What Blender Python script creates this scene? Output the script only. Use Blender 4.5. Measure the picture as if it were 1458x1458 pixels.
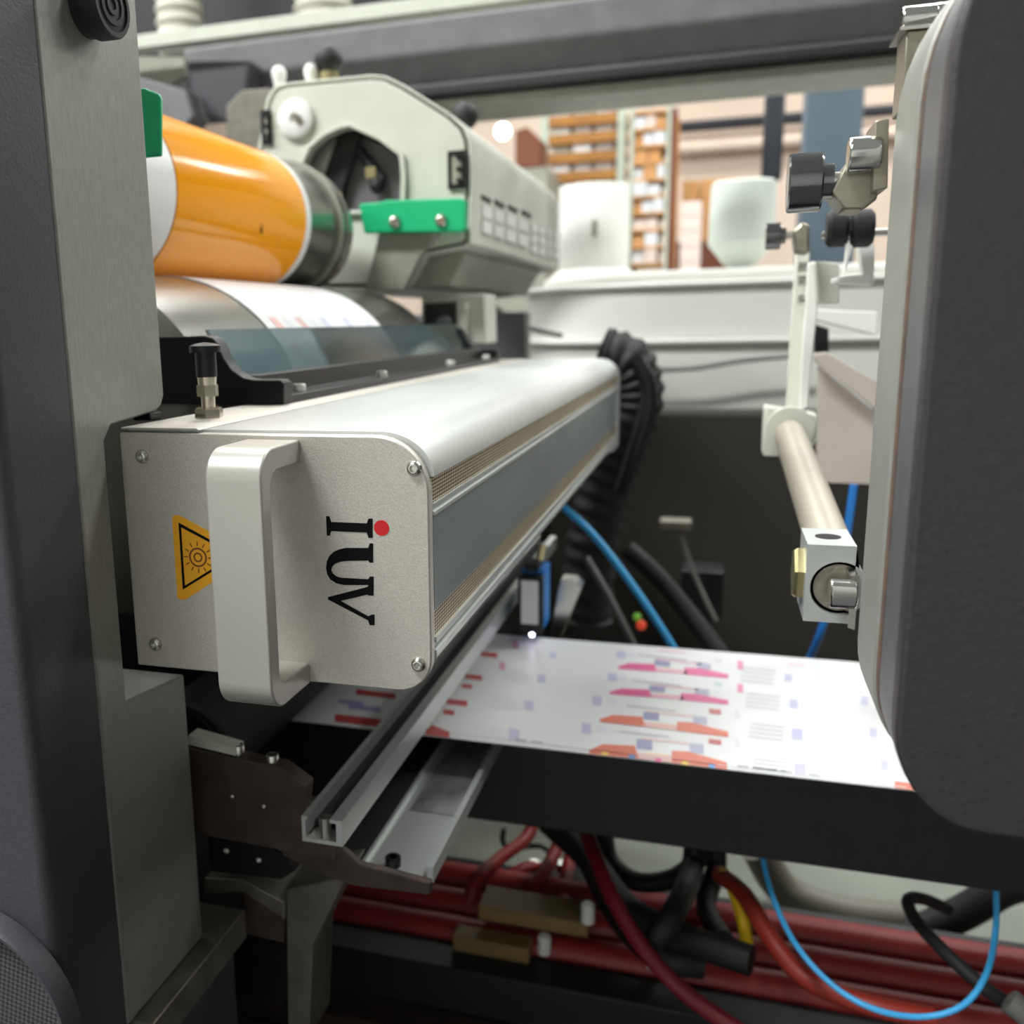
import bpy, bmesh, math, random
from mathutils import Vector, Matrix, Quaternion
random.seed(7)
for o in list(bpy.data.objects): bpy.data.objects.remove(o, do_unlink=True)
SC = bpy.context.scene; COL = SC.collection
# ------------------------------------------------------------ camera (world: x along the web, y across the press, z up; origin = camera)
FPX, CX, CY, W = 1363.2, 575.0, 738.55, 1458.0
A, B_, C_ = 0.1987653, -0.02332776, -0.31694437
def mat3(rows): return Matrix(rows)
Bm = mat3(((1,0,0),(0,0,-1),(0,1,0)))
Yaw = mat3(((math.cos(C_),-math.sin(C_),0),(math.sin(C_),math.cos(C_),0),(0,0,1)))
Rx = mat3(((1,0,0),(0,math.cos(A),-math.sin(A)),(0,math.sin(A),math.cos(A))))
Rr = mat3(((math.cos(B_),-math.sin(B_),0),(math.sin(B_),math.cos(B_),0),(0,0,1)))
RC = Rr @ Rx @ Bm @ Yaw                      # world -> camera (x right, y down, z forward)
RT = RC.transposed()
cd = bpy.data.cameras.new('camera'); cam = bpy.data.objects.new('camera', cd); COL.objects.link(cam)
cd.sensor_fit = 'HORIZONTAL'; cd.sensor_width = 36.0; cd.lens = 36.0*FPX/W
cd.shift_x = -(CX - W/2)/W; cd.shift_y = (CY - W/2)/W
cd.clip_start = 0.01; cd.clip_end = 60
cam.matrix_world = (RT @ mat3(((1,0,0),(0,-1,0),(0,0,-1)))).to_4x4()
cd.dof.use_dof = True; cd.dof.focus_distance = 0.41; cd.dof.aperture_fstop = 9.0
SC.camera = cam
# ------------------------------------------------------------ world, exposure
wd = bpy.data.worlds.new('world'); SC.world = wd; wd.use_nodes = True
wd.node_tree.nodes['Background'].inputs[0].default_value = (0.9, 0.95, 1.0, 1)
wd.node_tree.nodes['Background'].inputs[1].default_value = 0.1
SC.view_settings.view_transform = 'Standard'; SC.view_settings.look = 'None'
SC.view_settings.gamma = 1; SC.view_settings.exposure = 0.0; SC.view_settings.use_curve_mapping = False
LAMP_POWER = 40.0

def P(px, py, ax, v):
    """point on the plane ax = v that is seen at photo pixel (px, py)"""
    d = RT @ Vector(((px-CX)/FPX, (py-CY)/FPX, 1.0)); i = 'xyz'.index(ax)
    return d * (v/d[i])
def PX(pts, ax, v):
    keep = {'x':(1,2),'y':(0,2),'z':(0,1)}[ax]
    out = []
    for p in pts:
        q = P(p[0], p[1], ax, v); out.append((q[keep[0]], q[keep[1]]))
    return out
# ------------------------------------------------------------ materials
def lin(c):
    c /= 255.0
    return c/12.92 if c <= 0.04045 else ((c+0.055)/1.055)**2.4
def rgb(r, g, b): return (lin(r), lin(g), lin(b), 1)
MATS = {}
def mat(name, col, rough=0.5, metal=0.0, noise=0.0, scale=60, bump=0.0, bscale=None, stretch=(1,1,1), coat=0.0, alpha=1.0,
        emit=None, spec=0.5, col2=None, rvar=0.0, trans=0.0):
    m = bpy.data.materials.new(name); m.use_nodes = True; MATS[name] = m
    nt = m.node_tree; b = nt.nodes['Principled BSDF']
    b.inputs['Base Color'].default_value = col; b.inputs['Roughness'].default_value = rough
    b.inputs['Metallic'].default_value = metal; b.inputs['Coat Weight'].default_value = coat
    b.inputs['Alpha'].default_value = alpha; b.inputs['Specular IOR Level'].default_value = spec
    b.inputs['Transmission Weight'].default_value = trans
    if emit: b.inputs['Emission Color'].default_value = col; b.inputs['Emission Strength'].default_value = emit
    if noise or bump or col2 or rvar:
        tc = nt.nodes.new('ShaderNodeTexCoord'); mp = nt.nodes.new('ShaderNodeMapping')
        mp.inputs['Scale'].default_value = stretch; nt.links.new(tc.outputs['Object'], mp.inputs[0])
        nz = nt.nodes.new('ShaderNodeTexNoise'); nz.inputs['Scale'].default_value = scale; nz.inputs['Detail'].default_value = 6
        nt.links.new(mp.outputs[0], nz.inputs['Vector'])
        if noise or col2:
            mx = nt.nodes.new('ShaderNodeMix'); mx.data_type = 'RGBA'
            c2 = col2 or (1, 1, 1, 1)
            lo = [max(0, c*(1-noise)) for c in col[:3]] + [1]; hi = col2 or [min(1, c*(1+noise)) for c in col[:3]] + [1]
            mx.inputs[6].default_value = lo; mx.inputs[7].default_value = hi
            rp = nt.nodes.new('ShaderNodeValToRGB'); rp.color_ramp.elements[0].position = .3; rp.color_ramp.elements[1].position = .7
            nt.links.new(nz.outputs['Fac'], rp.inputs[0]); nt.links.new(rp.outputs[0], mx.inputs[0])
            nt.links.new(mx.outputs[2], b.inputs['Base Color'])
        if rvar:
            mr = nt.nodes.new('ShaderNodeMapRange'); mr.inputs[3].default_value = max(0, rough-rvar); mr.inputs[4].default_value = rough+rvar
            nt.links.new(nz.outputs['Fac'], mr.inputs[0]); nt.links.new(mr.outputs[0], b.inputs['Roughness'])
        if bump:
            n2 = nz
            if bscale:
                n2 = nt.nodes.new('ShaderNodeTexNoise'); n2.inputs['Scale'].default_value = bscale; n2.inputs['Detail'].default_value = 3
                nt.links.new(mp.outputs[0], n2.inputs['Vector'])
            bp = nt.nodes.new('ShaderNodeBump'); bp.inputs['Strength'].default_value = bump; bp.inputs['Distance'].default_value = 0.0006
            nt.links.new(n2.outputs['Fac'], bp.inputs['Height']); nt.links.new(bp.outputs[0], b.inputs['Normal'])
    return m
mat('blasted_aluminium', rgb(202,197,188), .46, .55, .10, 1500, .25, 1700)
mat('anodised_aluminium', rgb(205,208,206), .40, .65, .05, 40, 0, stretch=(1,.03,1))
mat('handle_paint', rgb(176,173,165), .38, .35, .03, 900)
mat('side_glass', rgb(150,156,154), .3, .35, .10, 45, stretch=(1,.25,1))
mat('bare_steel', rgb(148,148,141), .45, .45, .08, 420, .3, 900, rvar=.06, stretch=(1,1,.3))
mat('bright_steel', rgb(205,203,196), .22, 1.0, .05, 80)
mat('polished_steel', rgb(215,215,212), .10, 1.0)
mat('roller_steel', rgb(150,148,142), .24, .9, .06, 30)
mat('reflection', rgb(175,175,175), .34, .75, .45, 60, 1.0, 70, stretch=(1,.5,1))
mat('dark_chrome', rgb(120,120,122), .16, .95)
mat('dark_paint', rgb(62,62,67), .48, 0, .10, 500, .3, 700)
mat('dark_cover_paint', rgb(47,43,46), .46, 0, .12, 300, .35, 600)
mat('beam_paint', rgb(112,109,112), .5, 0, .14, 22, .1, 90)
mat('black_metal', rgb(22,22,25), .38, .2)
mat('black_table', rgb(30,30,32), .55, .1, .08, 30)
mat('black_rubber', rgb(26,26,27), .6)
mat('dark_rubber', rgb(42,42,43), .62)
mat('orange_plate', rgb(255,164,0), .15, 0, noise=.02, scale=20, spec=.42)
mat('white_plastic', rgb(232,232,228), .4)
mat('white_film', rgb(240,240,238), .25)
mat('paper', rgb(232,232,233), .38, spec=.4)
mat('green_plastic', rgb(8,178,118), .42)
mat('cast_paint', rgb(205,207,194), .45, 0, .04, 30)
mat('cast_dark', rgb(150,150,136), .5, 0, .12, 30)
mat('brown_steel', rgb(74,62,56), .55, .35, .3, 60)
mat('grey_steel', rgb(120,116,106), .45, .6, .2, 60)
mat('olive_steel', rgb(158,152,138), .35, .8, .15, 120)
mat('rim_steel', rgb(104,104,106), .4, .5, .12, 200, .2, 600)
mat('bright_screw', rgb(228,228,222), .3, .45)
mat('rust_gasket', rgb(84,62,50), .8, 0, .3, 120)
mat('machine_white', rgb(226,226,219), .5, 0, .02, 8)
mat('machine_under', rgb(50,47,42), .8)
mat('barrel_white', rgb(205,212,204), .5)
mat('shelf_wood', rgb(176,122,58), .7, 0, .15, 8)
mat('carton_tan', rgb(214,160,104), .8, 0, .08, 6)
mat('carton_pink', rgb(236,216,206), .8)
mat('carton_white', rgb(232,234,236), .7)
mat('carton_brown', rgb(120,72,52), .8)
mat('rack_post', rgb(196,206,190), .5)
mat('column_blue', rgb(92,108,120), .55)
mat('pipe_black', rgb(34,38,48), .5)
mat('wall_paint', rgb(226,206,190), .9, 0, .03, 2)
mat('guard_beige', rgb(178,168,158), .6, 0, .04, 20)
mat('rod_beige', rgb(182,175,160), .42, .3, .05, 30)
mat('side_wall_paint', rgb(168,170,168), .9, 0, .03, 2)
mat('back_wall_paint', rgb(226,226,222), .9, 0, .03, 2)
mat('ceiling_paint', rgb(234,238,236), .9, 0, .02, 2)
mat('floor_paint', rgb(84,84,84), .6, 0, .08, 3)
mat('lamp_glow', (1, .98, .95, 1), .5, emit=7.0)
mat('red_hose', rgb(146,42,42), .45, 0, .1, 30)
mat('dark_red', rgb(120,20,36), .5)
mat('red_orange', rgb(150,46,34), .5)
mat('blue_hose', rgb(70,180,245), .4)
mat('blue_paint', rgb(40,130,215), .4)
mat('yellow_hose', rgb(236,196,20), .45)
mat('tan_block', rgb(130,108,66), .6)
mat('brass', rgb(196,186,140), .3, .9)
mat('nickel', rgb(206,198,178), .25, .95)
mat('pale_tray', rgb(122,126,114), .6, 0, .1, 8)
mat('grey_hose', rgb(110,106,104), .5)
mat('bellows', rgb(205,202,188), .55)
mat('pale_hose', rgb(120,116,104), .55)
mat('ink_black', rgb(6,6,8), .6, spec=.15)
mat('ink_red', rgb(200,10,24), .35)
mat('sticker_yellow', rgb(250,176,10), .45)
mat('sticker_brown', rgb(120,60,6), .5)
mat('dark_hole', rgb(10,10,10), .8)
mat('grey_glass', rgb(110,134,138), .08, 0, alpha=.62, spec=.8)
mat('grey_glass_dark', rgb(58,72,70), .08, 0, alpha=.72, spec=.8)
mat('led_white', (.8,.75,1,1), .4, emit=12.0)
mat('led_red', (1,.1,.05,1), .4, emit=.35)
mat('led_green', (.3,.8,.1,1), .4, emit=.15)
# woven wire filter
def mesh_mat():
    m = bpy.data.materials.new('wire_mesh'); m.use_nodes = True; MATS['wire_mesh'] = m; nt = m.node_tree; b = nt.nodes['Principled BSDF']
    tc = nt.nodes.new('ShaderNodeTexCoord'); mp = nt.nodes.new('ShaderNodeMapping'); 
    mp.inputs['Scale'].default_value = (0, 330, 640)
    vo = nt.nodes.new('ShaderNodeTexVoronoi'); vo.inputs['Scale'].default_value = 1; vo.inputs['Randomness'].default_value = 0
    rp = nt.nodes.new('ShaderNodeValToRGB'); rp.color_ramp.elements[0].position = .38; rp.color_ramp.elements[1].position = .50
    rp.color_ramp.elements[0].color = rgb(82,72,54); rp.color_ramp.elements[1].color = rgb(232,220,190)
    nt.links.new(tc.outputs['Object'], mp.inputs[0]); nt.links.new(mp.outputs[0], vo.inputs['Vector'])
    nt.links.new(vo.outputs['Distance'], rp.inputs[0]); nt.links.new(rp.outputs[0], b.inputs['Base Color'])
    b.inputs['Metallic'].default_value = .5; b.inputs['Roughness'].default_value = .45
mesh_mat()
def attr_mat():
    m = bpy.data.materials.new('printed_ink'); m.use_nodes = True; MATS['printed_ink'] = m; nt = m.node_tree; b = nt.nodes['Principled BSDF']
    at = nt.nodes.new('ShaderNodeAttribute'); at.attribute_name = 'Ink'
    nt.links.new(at.outputs['Color'], b.inputs['Base Color']); b.inputs['Roughness'].default_value = .4
attr_mat()
def grid_mat():
    m = bpy.data.materials.new('fan_grille'); m.use_nodes = True; MATS['fan_grille'] = m; nt = m.node_tree; b = nt.nodes['Principled BSDF']
    tc = nt.nodes.new('ShaderNodeTexCoord'); mp = nt.nodes.new('ShaderNodeMapping'); mp.inputs['Rotation'].default_value = (0, .6, 0)
    ck = nt.nodes.new('ShaderNodeTexChecker'); ck.inputs['Scale'].default_value = 620
    ck.inputs['Color1'].default_value = rgb(30,30,32); ck.inputs['Color2'].default_value = rgb(78,78,80)
    nt.links.new(tc.outputs['Object'], mp.inputs[0]); nt.links.new(mp.outputs[0], ck.inputs['Vector']); nt.links.new(ck.outputs['Color'], b.inputs['Base Color'])
    b.inputs['Roughness'].default_value = .5
grid_mat()
# ------------------------------------------------------------ mesh helpers
WORLD = {}
class MB:
    def __init__(s): s.v = []; s.f = []; s.tri = []
    def add(s, vs, fs):
        n = len(s.v); s.v += [Vector(v) for v in vs]; s.f += [[n+i for i in f] for f in fs]; return s
    def box(s, x0, x1, y0, y1, z0, z1):
        vs = [(x, y, z) for z in (z0, z1) for y in (y0, y1) for x in (x0, x1)]
        return s.add(vs, [(0,2,3,1),(4,5,7,6),(0,1,5,4),(2,6,7,3),(0,4,6,2),(1,3,7,5)])
    def prism(s, poly, ax, a, b):
        def mk(p, t): return {'x':(t,p[0],p[1]),'y':(p[0],t,p[1]),'z':(p[0],p[1],t)}[ax]
        n = len(poly); vs = [mk(p, a) for p in poly] + [mk(p, b) for p in poly]
        fs = [list(range(n)), list(range(n, 2*n))] + [(i, (i+1) % n, n+(i+1) % n, n+i) for i in range(n)]
        return s.add(vs, fs)
    def plate(s, outer, holes, ax, a, b):
        """prism with holes"""
        def mk(p, t): return {'x':(t,p[0],p[1]),'y':(p[0],t,p[1]),'z':(p[0],p[1],t)}[ax]
        bm = bmesh.new(); es = []
        for loop in [outer] + holes:
            vv = [bm.verts.new(mk(p, a)) for p in loop]
            es += [bm.edges.new((vv[i], vv[(i+1) % len(vv)])) for i in range(len(vv))]
        bmesh.ops.triangle_fill(bm, edges=es, use_beauty=True)
        bm.verts.index_update(); base = len(s.v); nv = len(bm.verts)
        vs = [v.co.copy() for v in bm.verts]; i = 'xyz'.index(ax); vt = []
        for v in vs: w = v.copy(); w[i] = b; vt.append(w)
        fs = [[v.index for v in f.verts] for f in bm.faces]
        fs2 = [[x+nv for x in f] for f in fs]; k = 0; sd = []
        for loop in [outer] + holes:
            n = len(loop)
            for q in range(n): sd.append((k+q, k+(q+1) % n, nv+k+(q+1) % n, nv+k+q))
            k += n
        bm.free()
        return s.add(vs+vt, fs+fs2+sd)
    def lathe(s, prof, org, d, n=28):
        """prof: (radius, height along d)"""
        d = Vector(d).normalized(); u = d.orthogonal().normalized(); w = d.cross(u); org = Vector(org); vs = []; fs = []
        for r, h in prof:
            for k in range(n):
                t = 2*math.pi*k/n; vs.append(org + d*h + (u*math.cos(t) + w*math.sin(t))*r)
        m = len(prof)
        for j in range(m-1):
            for k in range(n): fs.append((j*n+k, j*n+(k+1) % n, (j+1)*n+(k+1) % n, (j+1)*n+k))
        fs += [list(range(n)), list(range((m-1)*n, m*n))]
        return s.add(vs, fs)
    def cyl(s, p0, p1, r, r1=None, n=24):
        p0, p1 = Vector(p0), Vector(p1); L = (p1-p0).length
        return s.lathe([(r, 0), (r if r1 is None else r1, L)], p0, p1-p0, n)
    def sphere(s, c, r, n=20, m=12):
        return s.lathe([(max(1e-5, r*math.sin(math.pi*j/m)), -r*math.cos(math.pi*j/m)) for j in range(m+1)], c, (0,0,1), n)
    def tube(s, pts, r, n=10, sub=6, rfun=None):
        pts = [Vector(p) for p in pts]; path = []
        for i in range(len(pts)-1):
            p0 = pts[max(0, i-1)]; p1 = pts[i]; p2 = pts[i+1]; p3 = pts[min(len(pts)-1, i+2)]
            for k in range(sub):
                t = k/sub
                path.append(.5*((2*p1)+(p2-p0)*t+(2*p0-5*p1+4*p2-p3)*t*t+(3*p1-p0-3*p2+p3)*t**3))
        path.append(pts[-1]); vs = []; fs = []; u = None
        for i, p in enumerate(path):
            d = (path[min(i+1, len(path)-1)]-path[max(0, i-1)]).normalized()
            u = d.orthogonal().normalized() if u is None else (u-d*u.dot(d)).normalized()
            w = d.cross(u); rr = r if rfun is None else r*rfun(i)
            for k in range(n): t = 2*math.pi*k/n; vs.append(p+(u*math.cos(t)+w*math.sin(t))*rr)
        for j in range(len(path)-1):
            for k in range(n): fs.append((j*n+k, j*n+(k+1) % n, (j+1)*n+(k+1) % n, (j+1)*n+k))
        m = len(path); fs += [list(range(n)), list(range((m-1)*n, m*n))]
        return s.add(vs, fs)
    def build(s, name, m, parent=None, bevel=0, smooth=40, label=None, cat=None, group=None, kind=None, segs=2):
        off = WORLD[parent.name] if parent else None
        if off is None:
            lo = [min(v[i] for v in s.v) for i in range(3)]; hi = [max(v[i] for v in s.v) for i in range(3)]
            off = Vector(((lo[0]+hi[0])/2, (lo[1]+hi[1])/2, lo[2]))
        me = bpy.data.meshes.new(name); me.from_pydata([v-off for v in s.v], [], s.f)
        bm = bmesh.new(); bm.from_mesh(me); bmesh.ops.recalc_face_normals(bm, faces=bm.faces); bm.to_mesh(me); bm.free()
        me.materials.append(MATS[m]); me.polygons.foreach_set('use_smooth', [True]*len(me.polygons))
        me.set_sharp_from_angle(angle=math.radians(smooth))
        o = bpy.data.objects.new(name, me); COL.objects.link(o)
        if parent: o.parent = parent
        else: o.location = off
        WORLD[o.name] = off
        if bevel:
            bv = o.modifiers.new('bevel', 'BEVEL'); bv.width = bevel; bv.segments = segs; bv.limit_method = 'ANGLE'; bv.angle_limit = math.radians(40)
            bv.harden_normals = False
        tag(o, label, cat, group, kind); return o
def tag(o, label=None, cat=None, group=None, kind=None):
    if label: o['label'] = label
    if cat: o['category'] = cat
    if group: o['group'] = group
    if kind: o['kind'] = kind
    return o
def thing(name, loc, label, cat, group=None):
    o = bpy.data.objects.new(name, None); COL.objects.link(o); o.empty_display_size = .02
    o.location = loc; WORLD[o.name] = Vector(loc); return tag(o, label, cat, group)
def arc(cx, cy, r, a0, a1, n=8):
    return [(cx+r*math.cos(math.radians(a0+(a1-a0)*k/n)), cy+r*math.sin(math.radians(a0+(a1-a0)*k/n))) for k in range(n+1)]
def ell(cx, cy, rx, ry, n=28): return [(cx+rx*math.cos(2*math.pi*k/n), cy+ry*math.sin(2*math.pi*k/n)) for k in range(n)]
SCREW = {}
def screw(parent, pos, axis, r, m='bright_steel', name='screw', h=None, button=True):
    key = (r, m, h, button)
    if key not in SCREW:
        hh = h or r*.7; mb = MB()
        if button: prof = [(r*.98, -r*.25), (r, 0), (r*.93, hh*.45), (r*.72, hh*.85), (r*.52, hh), (r*.42, hh*.97), (r*.40, hh*.25), (r*.001, hh*.25)]
        else: prof = [(r, -r*.2), (r, hh*.9), (r*.92, hh), (r*.52, hh), (r*.5, hh*.4), (r*.001, hh*.4)]
        mb.lathe(prof, (0,0,0), (0,0,1), 18)
        me = bpy.data.meshes.new('screw'); me.from_pydata(mb.v, [], mb.f)
        me.materials.append(MATS[m]); me.polygons.foreach_set('use_smooth', [True]*len(me.polygons)); me.set_sharp_from_angle(angle=.7)
        SCREW[key] = me
    o = bpy.data.objects.new(name, SCREW[key]); COL.objects.link(o); o.parent = parent
    o.location = Vector(pos)-WORLD[parent.name]; o.rotation_mode = 'QUATERNION'; o.rotation_quaternion = Vector(axis).to_track_quat('Z', 'Y')
    WORLD[o.name] = WORLD[parent.name]; return o

# ============================================================ THE HALL
FLOOR = -1.30; CEIL = 2.9
MB().box(-6, 6, -4, 10.2, FLOOR-.1, FLOOR).build('floor', 'floor_paint', kind='structure', label='grey painted factory floor')
MB().box(-6, 6, -4, 10.2, CEIL, CEIL+.1).build('ceiling', 'ceiling_paint', kind='structure', label='pale factory ceiling')
MB().box(-6, 6, 10, 10.2, FLOOR, CEIL).build('wall_far', 'wall_paint', kind='structure', label='cream far wall of the hall')
MB().box(-6.2, -6, -4, 10.2, FLOOR, CEIL).build('wall_left', 'side_wall_paint', kind='structure', label='pale side wall of the hall')
MB().box(6, 6.2, -4, 10.2, FLOOR, CEIL).build('wall_right', 'side_wall_paint', kind='structure', label='pale side wall of the hall')
MB().box(-6.2, 6.2, -4.2, -4, FLOOR, CEIL).build('wall_back', 'back_wall_paint', kind='structure', label='pale wall at the back of the hall')
def ceiling_lamp(x, y, w=1.3, d=.5, k=1.0):
    t = thing('ceiling_lamp', (x, y, CEIL-.12), 'long white strip lamp fixed under the factory ceiling', 'lamp', 'strip lamps on the ceiling')
    MB().box(x-w/2-.03, x+w/2+.03, y-d/2-.03, y+d/2+.03, CEIL-.06, CEIL).build('housing', 'white_plastic', t)
    MB().box(x-w/2, x+w/2, y-d/2, y+d/2, CEIL-.075, CEIL-.06).build('diffuser', 'lamp_glow', t)
    ld = bpy.data.lights.new('tube_light', 'AREA'); ld.shape = 'RECTANGLE'; ld.size = w; ld.size_y = d; ld.energy = LAMP_POWER*k; ld.color = (.97, 1, .99)
    lo = bpy.data.objects.new('tube_light', ld); COL.objects.link(lo); lo.parent = t; lo.location = (0, 0, .12-.09)
for x in (-3.4, -1.1, 1.2, 3.5):
    for y, k in ((1.9, 1.15), (4.2, 1.15), (6.5, .65), (8.8, .4)): ceiling_lamp(x, y, k=k)
for x in (-3.6, -1.5): ceiling_lamp(x, -.9, k=4.0)

# ============================================================ SIDE FRAME BESIDE THE LAMP (left)
XL, YF, YB, YFOLD = -.262, .347, .420, .302
t = thing('press_side_frame', (-.5, .38, FLOOR), 'bare steel frame upright of the press with dark painted outer cover', 'machine frame')
jp = [(YF,-.333), (YB,-.333), (YB,-.178), (.368,-.172), (.368,-.048), (.374,-.0415), (.412,-.0385), (.417,-.036), (YB,-.031), (YB,.6), (YF,.6)]
MB().prism(jp, 'x', -.315, XL).build('jamb_plate', 'bare_steel', t, bevel=.0012)
MB().box(-.9, -.315, YF+.002, YB-.002, FLOOR, .6).build('frame_plate', 'bare_steel', t)
MB().box(-.9, -.251, YF+.004, YB+.03, -.352, -.3335).build('sill', 'grey_steel', t, bevel=.001)
MB().box(-.9, -.258, YF+.006, YB+.025, FLOOR, -.3525).build('lower_frame', 'dark_paint', t)
cv = [(-.9, YF-.001)] + [(XL, YF-.001)] + [(XL, YFOLD+.006)] + arc(XL-.006, YFOLD+.006, .006, 0, -90, 6)[1:] + [(-.9, YFOLD)]
MB().prism(cv, 'z', FLOOR, .6).build('cover_panel', 'dark_paint', t, bevel=.0006)
kp = P(122, 12, 'x', XL); kr = .0125
k = MB().lathe([(kr*.96,-.001),(kr*.96,.004),(kr*1.06,.005),(kr*1.06,.0125),(kr,.0135),(kr*.86,.0135),(kr*.85,.0125),(kr*.66,.0128),(kr*.64,.0135),(kr*.5,.0136),(kr*.48,.0128),(kr*.34,.0128),(kr*.32,.0136),(kr*.18,.0136),(kr*.16,.0128),(.0001,.0128)], kp, (1,0,0), 40)
k.build('rubber_buffer', 'black_rubber', t, label='round black rubber buffer with ringed face')
for px, py in ((430/2.916, 395/2.916),): pass
# fan guard low on the outer cover
gc = P(-42, 1452, 'y', .292); gr = .0515
t = thing('fan_guard', gc-Vector((0,0,gr)), 'round black fan guard with fine grille on the dark outer cover', 'fan guard')
MB().lathe([(gr*.93,.0095),(gr*.93,.001),(gr*.95,-.0005),(gr*.975,-.0005),(gr,.0015),(gr,.0095)], gc, (0,1,0), 56).build('rim', 'dark_paint', t)
MB().lathe([(gr*.925,.0),(gr*.925,.0015)], gc+Vector((0,.006,0)), (0,1,0), 40).build('grille', 'fan_grille', t)

# ============================================================ RIGHT COVER AND FRAME
XR = .0562
def cover_outline(inset=0.0):
    x = XR+inset; zb = P(1458,1190,'y',.31)[2]+inset
    rb = .027; zt = .118-inset; rt = .045
    bl = [(x+rb+rb*math.cos(math.radians(a)), zb+rb*1.25+rb*1.25*math.sin(math.radians(a))) for a in range(180, 271, 10)]
    tl = [(x+rt+rt*math.cos(math.radians(a)), zt-rt*1.2+rt*1.2*math.sin(math.radians(a))) for a in range(90, 181, 9)]
    return bl + [(.6, zb), (.6, zt)] + tl
t = thing('hinged_machine_cover', (.3, .34, P(1458,1190,'y',.31)[2]), 'large dark round-cornered cover panel backed by pale steel frame plate', 'machine cover')
MB().prism(cover_outline(), 'y', .3065, .3165).build('front_panel', 'dark_cover_paint', t, bevel=.0016, segs=3)
MB().prism(cover_outline(.0004), 'y', .3167, .3435).build('cover_rim', 'rim_steel', t, bevel=.0008)
MB().prism(cover_outline(.0003), 'y', .3436, .3497).build('gasket', 'rust_gasket', t)
MB().prism(cover_outline(-.0004), 'y', .350, .392).build('frame_plate', 'bare_steel', t, bevel=.0015)
# bolt on the top of the plate
t2 = thing('bolt_bracket', P(1300,100,'y',.43), 'steel bolt in a brown bracket by the top of the dark cover', 'bracket')
a0 = P(1284,55,'y',.42); a1 = P(1312,120,'y',.42)
MB().box(a0[0], a0[0]+.02, .41, .43, a1[2]-.01, a0[2]).build('plate', 'olive_steel', t2, bevel=.0005)
MB().box(a0[0]-.0025, a0[0]+.02, .408, .432, a0[2], a0[2]+.0012).build('washer', 'bright_steel', t2)
c0 = P(1283,30,'y',.416); MB().cyl(c0, c0+Vector((.0115,0,0)), .0046).build('bolt_head', 'polished_steel', t2, bevel=.0005)
c0 = P(1329,22,'y',.416); MB().cyl(c0, c0+Vector((.0135,0,0)), .0040).build('bolt_shank', 'polished_steel', t2, bevel=.0005)

# ============================================================ UV LAMP
Y0 = .375; YE = 1.165; X0, X1 = -.259, -.112; ZT, ZB = -.0440, -.1565; R = .0235; RB = .016
t = thing('uv_lamp_unit', (-.186, .75, ZB), 'long silver ultraviolet lamp housing with handle on its end plate', 'lamp unit')
def face_poly(x0, x1, zb, zt, r, rb):
    return [(x0, zb)] + arc(x1-rb, zb+rb, rb, 270, 360, 8) + arc(x1-r, zt-r, r, 0, 90, 10) + [(x0, zt)]
MB().prism(face_poly(X0, X1, ZB, ZT-.0008, R, RB), 'y', Y0, Y0+.006).build('end_plate', 'blasted_aluminium', t, bevel=.0007)
def zside(py, px=622): return P(px, py, 'x', X1+.0005)[2]
zm1, zm2, zl1, zl2, zm3, zm4 = zside(676), zside(714), zside(716), zside(731), zside(868), zside(906)
d1 = .0026; xb = X1+.0008
bp = [(X0+.0006, ZB+.0012), (xb-RB, ZB+.0012)] + arc(xb-RB, ZB+.0012+RB*.7, RB*.7, 270, 330, 5)[1:] + [(xb-.0005, zm4-.010), (xb, zm4-.0085), (xb, zm4-.006), (xb-.0022, zm4-.0055), (xb-.0022, zm4-.003), (xb, zm4-.0025), (xb, zm4),
      (xb-d1, zm4), (xb-d1, zm3), (xb-.0014, zm3), (xb-.0014, zl2), (xb, zl2), (xb, zl2+.0015), (xb-.0012, zl2+.002), (xb-.0012, zl2+.0035), (xb, zl2+.004), (xb, zm2), (xb-d1, zm2), (xb-d1, zm1), (xb, zm1)]
bp += [(xb-R+R*math.cos(math.radians(a)), zm1+(ZT+.0004-zm1)*math.sin(math.radians(a))) for a in range(6, 91, 7)] + [(X0+.0006, ZT+.0004)]
MB().prism(bp, 'y', Y0+.006, YE).build('housing', 'anodised_aluminium', t, smooth=30)
MB().box(xb-d1+.0002, xb-.0012, Y0+.0065, YE-.001, zm2, zm1).build('mesh_strip', 'wire_mesh', t, label='upper gold wire mesh strip')
MB().box(xb-d1+.0002, xb-.0012, Y0+.0065, YE-.001, zm4, zm3).build('mesh_strip', 'wire_mesh', t, label='lower gold wire mesh strip')
MB().box(xb-.003, xb-.0008, Y0+.0065, YE-.001, zm3, zl2).build('side_panel', 'side_glass', t)
MB().prism(face_poly(X0, X1+.0022, ZB-.0005, ZT+.0006, R, RB), 'y', YE, YE+.008).build('end_cap', 'anodised_aluminium', t, bevel=.0006)
xs = P(312, 608, 'z', ZT)[0]
MB().prism([(X0+.0004, ZT+.0006), (xs, ZT+.0006), (xs-.0012, ZT+.0014), (X0+.0004, ZT+.0014)], 'y', Y0+.0015, YE).build('top_lid', 'blasted_aluminium', t)
for px, py in ((203,650), (590,667), (222,917), (596,946)): screw(t, P(px, py, 'y', Y0), (0,-1,0), .0034)
q = P(211, 598, 'z', ZT+.0014); MB().box(q[0]-.006, q[0]+.004, q[1]-.004, q[1]+.006, ZT+.0014, ZT+.0052).build('lid_catch', 'black_metal', t, bevel=.0006)
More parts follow.
